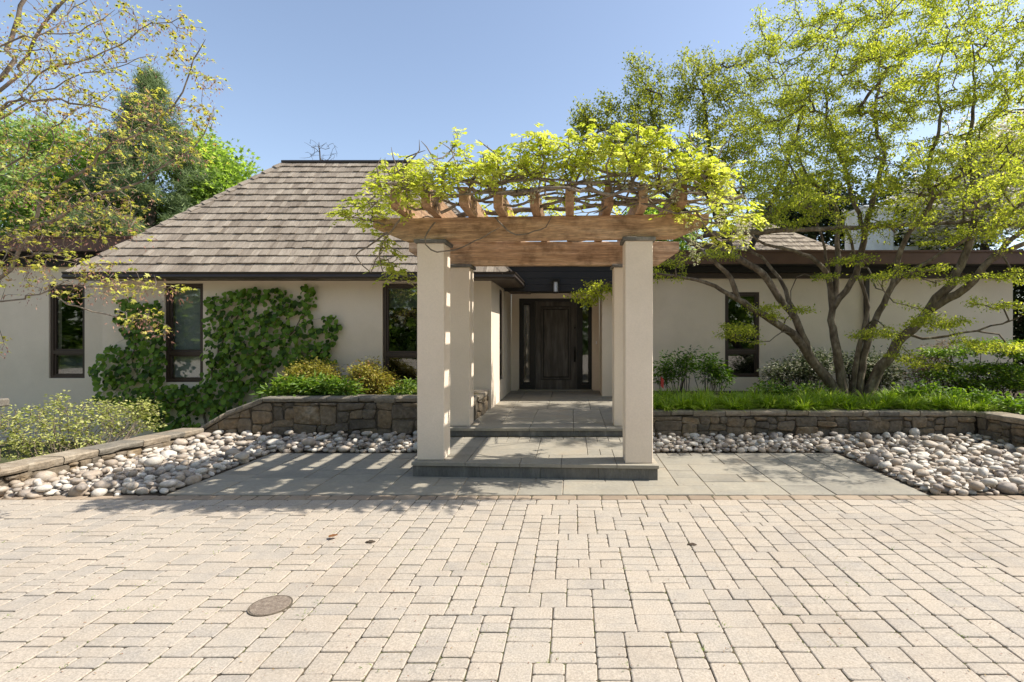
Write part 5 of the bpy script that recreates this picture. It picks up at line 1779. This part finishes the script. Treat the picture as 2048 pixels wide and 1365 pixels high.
shrub('green_groundcover', 'bright green leafy low plant along the top of the left wall', 'plant', at(620, 802, 8.05),
      blobs_px([(580, 778, 8.05, .28, .15, .14, 50), (640, 778, 8.05, .3, .15, .15, 60), (690, 782, 8.05, .16, .15, .13, 30), (545, 790, 8.0, .12, .1, .07, 14)]), M['lf_bright'], M['vine_bark'], .10, 15, .06, 64, stems=30, tpl=LEAF_SLIM, foot=.1, sr=.005)
shrub('low_green_plant', 'low leafy green plant beside the left front pillar', 'plant', at(815, 800, 8.15),
      blobs_px([(820, 780, 8.15, .18, .15, .13, 40), (790, 788, 8.1, .12, .1, .08, 18), (880, 780, 8.15, .3, .15, .1, 30)]), M['lf_bright'], M['vine_bark'], .08, 11, .05, 65, stems=16, tpl=LEAF_SLIM, sr=.005)
shrub('dark_shrub', 'upright dark stemmed shrub nearest the right front pillar, by the red flag', 'shrub', at(1357, 796, 9.6),
      blobs_px([(1345, 735, 9.6, .28, .25, .26, 46), (1375, 722, 9.6, .16, .2, .2, 26), (1325, 748, 9.6, .12, .2, .18, 20)]), M['lf_ivy'], M['bark_dark'], .08, 15, .06, 66, stems=18, tpl=LEAF_SLIM, foot=.08, sr=.009, rt=.003)
shrub('dark_shrub', 'upright dark stemmed shrub just left of the right wing window', 'shrub', at(1428, 796, 9.6),
      blobs_px([(1425, 725, 9.6, .17, .2, .24, 34), (1440, 752, 9.6, .16, .2, .18, 24), (1410, 740, 9.6, .14, .2, .18, 20)]), M['lf_ivy'], M['bark_dark'], .08, 15, .06, 67, stems=14, tpl=LEAF_SLIM, foot=.06, sr=.009, rt=.003)
shrub('blossom_shrub', 'glossy shrub with pale blossoms behind the leftmost dogwood trunk', 'shrub', at(1620, 796, 10.0),
      blobs_px([(1610, 738, 10.0, .42, .3, .24, 120), (1640, 720, 10.0, .18, .2, .16, 30), (1555, 748, 10.0, .2, .2, .14, 40)]), M['lf_varieg'], M['bark_dark'], .075, 24, .08, 68, stems=14, tpl=LEAF_SLIM)
shrub('blossom_shrub', 'glossy shrub with pale blossoms seen between the middle dogwood trunks', 'shrub', at(1745, 796, 10.0),
      blobs_px([(1720, 735, 10.0, .35, .3, .26, 80), (1770, 745, 10.0, .3, .3, .28, 70)]), M['lf_varieg'], M['bark_dark'], .075, 24, .08, 69, stems=14, tpl=LEAF_SLIM)
shrub('airy_shrub', 'airy pinkish green shrub right of the dogwood trunks', 'shrub', at(1865, 800, 9.6),
      blobs_px([(1865, 725, 9.6, .35, .3, .26, 90), (1840, 745, 9.5, .3, .25, .2, 50), (1890, 700, 9.6, .2, .2, .14, 30)]), M['lf_pink'], M['bark_dark'], .06, 11, .07, 70, stems=14, tpl=LEAF_SLIM, foot=.1)
shrub('leafy_shrub', 'spreading shrub in flat leafy layers below the wall corner at the far right', 'shrub', at(1970, 800, 9.3),
      blobs_px([(1900, 705, 9.2, .5, .35, .06, 50), (1980, 690, 9.1, .5, .35, .07, 60), (2040, 705, 9.0, .4, .35, .07, 50), (1930, 735, 9.2, .5, .3, .07, 50), (2000, 740, 9.1, .5, .3, .10, 60), (1960, 768, 9.2, .5, .3, .10, 50), (2040, 760, 9.0, .4, .3, .16, 60), (1870, 750, 9.2, .3, .3, .07, 26)]), M['lf_bright'], M['bark_dark'], .062, 20, .08, 71, stems=18, flat=.4, up=1.2)
shrub('evergreen_shrub', 'dark evergreen shrub in the shade under the layered shrub at the far right', 'shrub', at(1990, 800, 9.9),
      blobs_px([(1960, 760, 9.9, .45, .3, .2, 50), (2040, 755, 9.8, .4, .3, .26, 50), (1900, 775, 9.9, .3, .3, .14, 20)]), M['lf_dark'], M['bark_dark'], .07, 16, .09, 75, stems=14)
shrub('leafy_groundcover', 'broad leaved green ground cover at the right end of the bed', 'plant', at(1950, 820, 8.3),
      blobs_px([(1900, 800, 8.3, .35, .25, .13, 60), (1970, 805, 8.1, .4, .3, .13, 80), (2030, 815, 7.8, .3, .3, .13, 60), (1840, 785, 8.6, .3, .25, .13, 40)]), M['lf_bright'], M['vine_bark'], .075, 12, .06, 72, stems=50, foot=.25, sr=.005)
shrub('leafy_groundcover', 'leafy green plants left of the dogwood foot', 'plant', at(1560, 798, 9.2),
      blobs_px([(1545, 782, 9.1, .4, .25, .11, 60), (1620, 785, 9.1, .3, .25, .12, 50)]), M['lf_bright'], M['vine_bark'], .075, 10, .06, 73, stems=40, foot=.25, sr=.005)


def blade_clumps(name, centers, m, seed, per=110, lo=.18, hi=.40, width=.0075, lean=1.35):
    rng = np.random.default_rng(seed)
    V, F, Tn = [], [], []
    base = 0
    for c in centers:
        n = per
        a = rng.uniform(0, 6.283, n)
        L = rng.uniform(lo, hi, n) * c[3]
        ln = rng.uniform(.25, 1.0, n) * lean
        d = np.stack([np.cos(a), np.sin(a), 0 * a], 1)
        s = np.stack([-np.sin(a), np.cos(a), 0 * a], 1)
        b = np.array(c[:3]) + d * rng.uniform(0, .05, n)[:, None] + s * rng.normal(0, .015, n)[:, None]
        rows = []
        for (q, w) in ((0, .8), (.35, 1.0), (.7, .8)):
            h = L * (q - .55 * ln * q ** 2.2)
            o = L * ln * q ** 1.7
            p = b + d * o[:, None] + np.array((0, 0, 1)) * h[:, None]
            rows += [p - s * width * w, p + s * width * w]
        tip = b + d * (L * ln)[:, None] + np.array((0, 0, 1)) * (L * (1 - .55 * ln))[:, None]
        rows.append(tip)
        vv = np.stack(rows, 1)
        V.append(vv.reshape(-1, 3))
        f = np.array([(0, 1, 3), (0, 3, 2), (2, 3, 5), (2, 5, 4), (4, 5, 6)])
        F.append((f[None] + (base + np.arange(n) * 7)[:, None, None]).reshape(-1, 3))
        Tn.append(np.repeat(np.clip(rng.normal(.5, .2, n) + rng.uniform(-.2, .2), 0, .99), 5))
        base += n * 7
    o = link(name, np_mesh(name, np.concatenate(V), np.concatenate(F), np.concatenate(Tn)), m)
    o['kind'] = 'stuff'
    return o


cl = []
x = 1.12
while x < 6.2:
    for y in (7.86, 8.12, 8.45, 8.85):
        if y > 8.3 and R.random() < .35:
            continue
        cl.append((x + R.uniform(-.12, .12), y + R.uniform(-.1, .1), .40, R.uniform(.65, 1.2)))
    x += .15
tag(blade_clumps('border_grass', cl, M['lf_grass'], 81), 'arching bright green grass along the top of the right wall', 'grass')
cl = [(-2.55 + .13 * k + R.uniform(-.04, .04), 8.0 + R.uniform(0, .5), LW - .06, R.uniform(.5, .8)) for k in range(8)]
tag(blade_clumps('yellow_grass', cl, M['lf_gold'], 82, per=60), 'short yellowish grass tufts behind the left wall near the pillar', 'grass')

# ================================================================== SMALL THINGS
fl = empty('marker_flag', at(1321, 797, 9.0), 'small red utility marker flag on a wire beside the right pillar', 'flag')
p = Vector(fl.location)
boxo('wire', M['iron'], fl, p.x - .002, p.x + .002, p.y - .002, p.y + .002, p.z - .05, p.z + .38)
mb = MB()
vs, fs = [], []
for i in range(5):
    for j in range(4):
        vs.append((p.x + .003 + .06 * i / 4 * .85, p.y - .012 + .02 * math.sin(i * 1.3 + j * .7), p.z + .38 - .17 * j / 3 - .05 * i / 4))
for i in range(4):
    for j in range(3):
        a = i * 4 + j
        fs.append((a, a + 1, a + 5, a + 4))
mb.add(vs, fs, .4)
mb.build('flag_cloth', M['flag'], fl)

st = empty('garden_stake', at(1858, 828, 7.95), 'thin black garden stake at the front of the right bed', 'stake')
p = Vector(st.location)
boxo('post', M['iron'], st, p.x - .011, p.x + .011, p.y - .011, p.y + .011, .36, p.z + .17, .003)
boxo('cap', M['iron'], st, p.x - .015, p.x + .015, p.y - .015, p.y + .015, p.z + .1705, p.z + .185, .003)

cc = ground_at(541, 1212)
cov = empty('drain_cover', cc, 'round brown gritty cover set into the pale pavers', 'cover')
for (r0, z0, z1, nm) in ((.108, -.02, .0065, 'lid'),):
    bm = bmesh.new()
    ret = bmesh.ops.create_circle(bm, cap_ends=True, segments=40, radius=r0)
    f = bm.faces[:]
    ex = bmesh.ops.extrude_face_region(bm, geom=f)
    bmesh.ops.translate(bm, vec=(0, 0, z1 - z0), verts=[e for e in ex['geom'] if isinstance(e, bmesh.types.BMVert)])
    bmesh.ops.bevel(bm, geom=[e for e in bm.edges if abs(e.verts[0].co.z - (z1 - z0)) < 1e-5 and abs(e.verts[1].co.z - (z1 - z0)) < 1e-5], offset=.004, segments=1, affect='EDGES')
    bmesh.ops.recalc_face_normals(bm, faces=bm.faces[:])
    me = bpy.data.meshes.new(nm)
    bm.to_mesh(me)
    bm.free()
    o = link(nm, me, M['cover'], cov)
    o.location = (cc.x, cc.y, z0)
mb = MB()
n = 40
vs, fs = [], []
for i in range(n):
    a = i / n * 2 * math.pi
    for (r, z) in ((.1085, .004), (.115, .005), (.117, -.02)):
        vs.append((cc.x + r * math.cos(a), cc.y + r * math.sin(a), z))
for i in range(n):
    j = (i + 1) % n
    fs += [(3 * i, 3 * i + 1, 3 * j + 1, 3 * j), (3 * i + 1, 3 * i + 2, 3 * j + 2, 3 * j + 1)]
mb.add(vs, fs)
mb.build('rim', M['mortar'], cov)


def dead_leaf(px, py, s, rot, label):
    c = ground_at(px, py, .012)
    mb = MB()
    T_, F_ = LEAF_ROUND
    vs = [((v[0] * .8) * s, (v[1] - .5) * s, (.30 * abs(v[0]) + .12 * v[1] + (.25 * (v[1] - .5) ** 2)) * s) for v in T_]
    mb.add(vs, [tuple(f) for f in F_], .4)
    mb.add([(-.006 * s, -.5 * s, 0), (.012 * s, -.5 * s, 0), (.05 * s, -.95 * s, .03 * s)], [(0, 1, 2)], .1)
    o = mb.build('dead_leaf', M['dead'], None, c)
    o.rotation_euler = (0, 0, rot)
    tag(o, label, 'leaf')


dead_leaf(666, 1075, .075, -1.2, 'curled brown dead leaf lying alone on the left pavers')

def stain(px, py, s, lab):
    c = ground_at(px, py, .0075)
    mb, n = MB(), 18
    rr = [s * R.uniform(.65, 1.15) for _ in range(n)]
    mb.add([(rr[i] * math.cos(6.283 * i / n), rr[i] * .75 * math.sin(6.283 * i / n), .0) for i in range(n)] + [(rr[i] * 1.12 * math.cos(6.283 * i / n), rr[i] * .84 * math.sin(6.283 * i / n), -.004) for i in range(n)],
           [tuple(range(n))] + [(i, n + i, n + (i + 1) % n, (i + 1) % n) for i in range(n)])
    tag(mb.build('dried_mud', M['soil'], None, c), lab, 'mud')


stain(741, 1083, .034, 'small dark dried mud spot near the dead leaf on the pavers')
stain(1384, 1088, .030, 'small dark dried mud spot on the pavers right of the steps')

# scattered bits of seed and petal, and moss tufts in the joints
rng = np.random.default_rng(91)
N = 900
yy = rng.uniform(2.3, 5.6, N)
xx = rng.uniform(-1, 1, N) * yy * 1.15
pos = np.stack([xx, yy, np.full(N, .006)], 1)
ax = np.stack([rng.normal(size=N), rng.normal(size=N), rng.normal(size=N) * .08], 1)
nr = np.stack([rng.normal(size=N) * .3, rng.normal(size=N) * .3, np.ones(N)], 1)
o = leaves_obj('fallen_petals', M['debris'], None, LEAF_SLIM, (pos, ax, nr, rng.uniform(.007, .018, N), rng.random(N) * .99), 'stuff')
tag(o, 'tiny reddish seeds and petals strewn over the pavers', 'debris')

rng = np.random.default_rng(92)
cl = []
for (_, x0, x1, y0, y1) in pav:
    if y0 < 4.2 and rng.random() < .16:
        cl.append((x0 + rng.normal() * .004, y0 + rng.normal() * .004, -.006, .03 + .035 * rng.random()))
tag(blade_clumps('joint_weeds', cl, M['lf_bright'], 93, per=9, lo=.2, hi=.45, width=.0016, lean=1.3), 'tiny weeds and moss growing in the paver joints', 'weeds')

# wood across the drive, seen only as reflection in the window panes
rng = np.random.default_rng(99)
wx = rng.uniform(-62, 62, 2600)
wz = rng.uniform(0, 1, 2600) * (8.5 + 2.5 * np.sin(wx * .55) + 1.5 * np.sin(wx * 1.7))
pts = np.stack([wx, -21 + (np.abs(wx) / 62) ** 2 * 16 + rng.normal(0, 1.2, 2600), wz], 1)
d = sprays(pts, 14, .8, .8, rng=rng, flat=.8)
o = leaves_obj('woodland', M['lf_green'], None, CLUMP, d, 'stuff')
tag(o, 'wood across the drive mirrored in the windows', 'woodland')
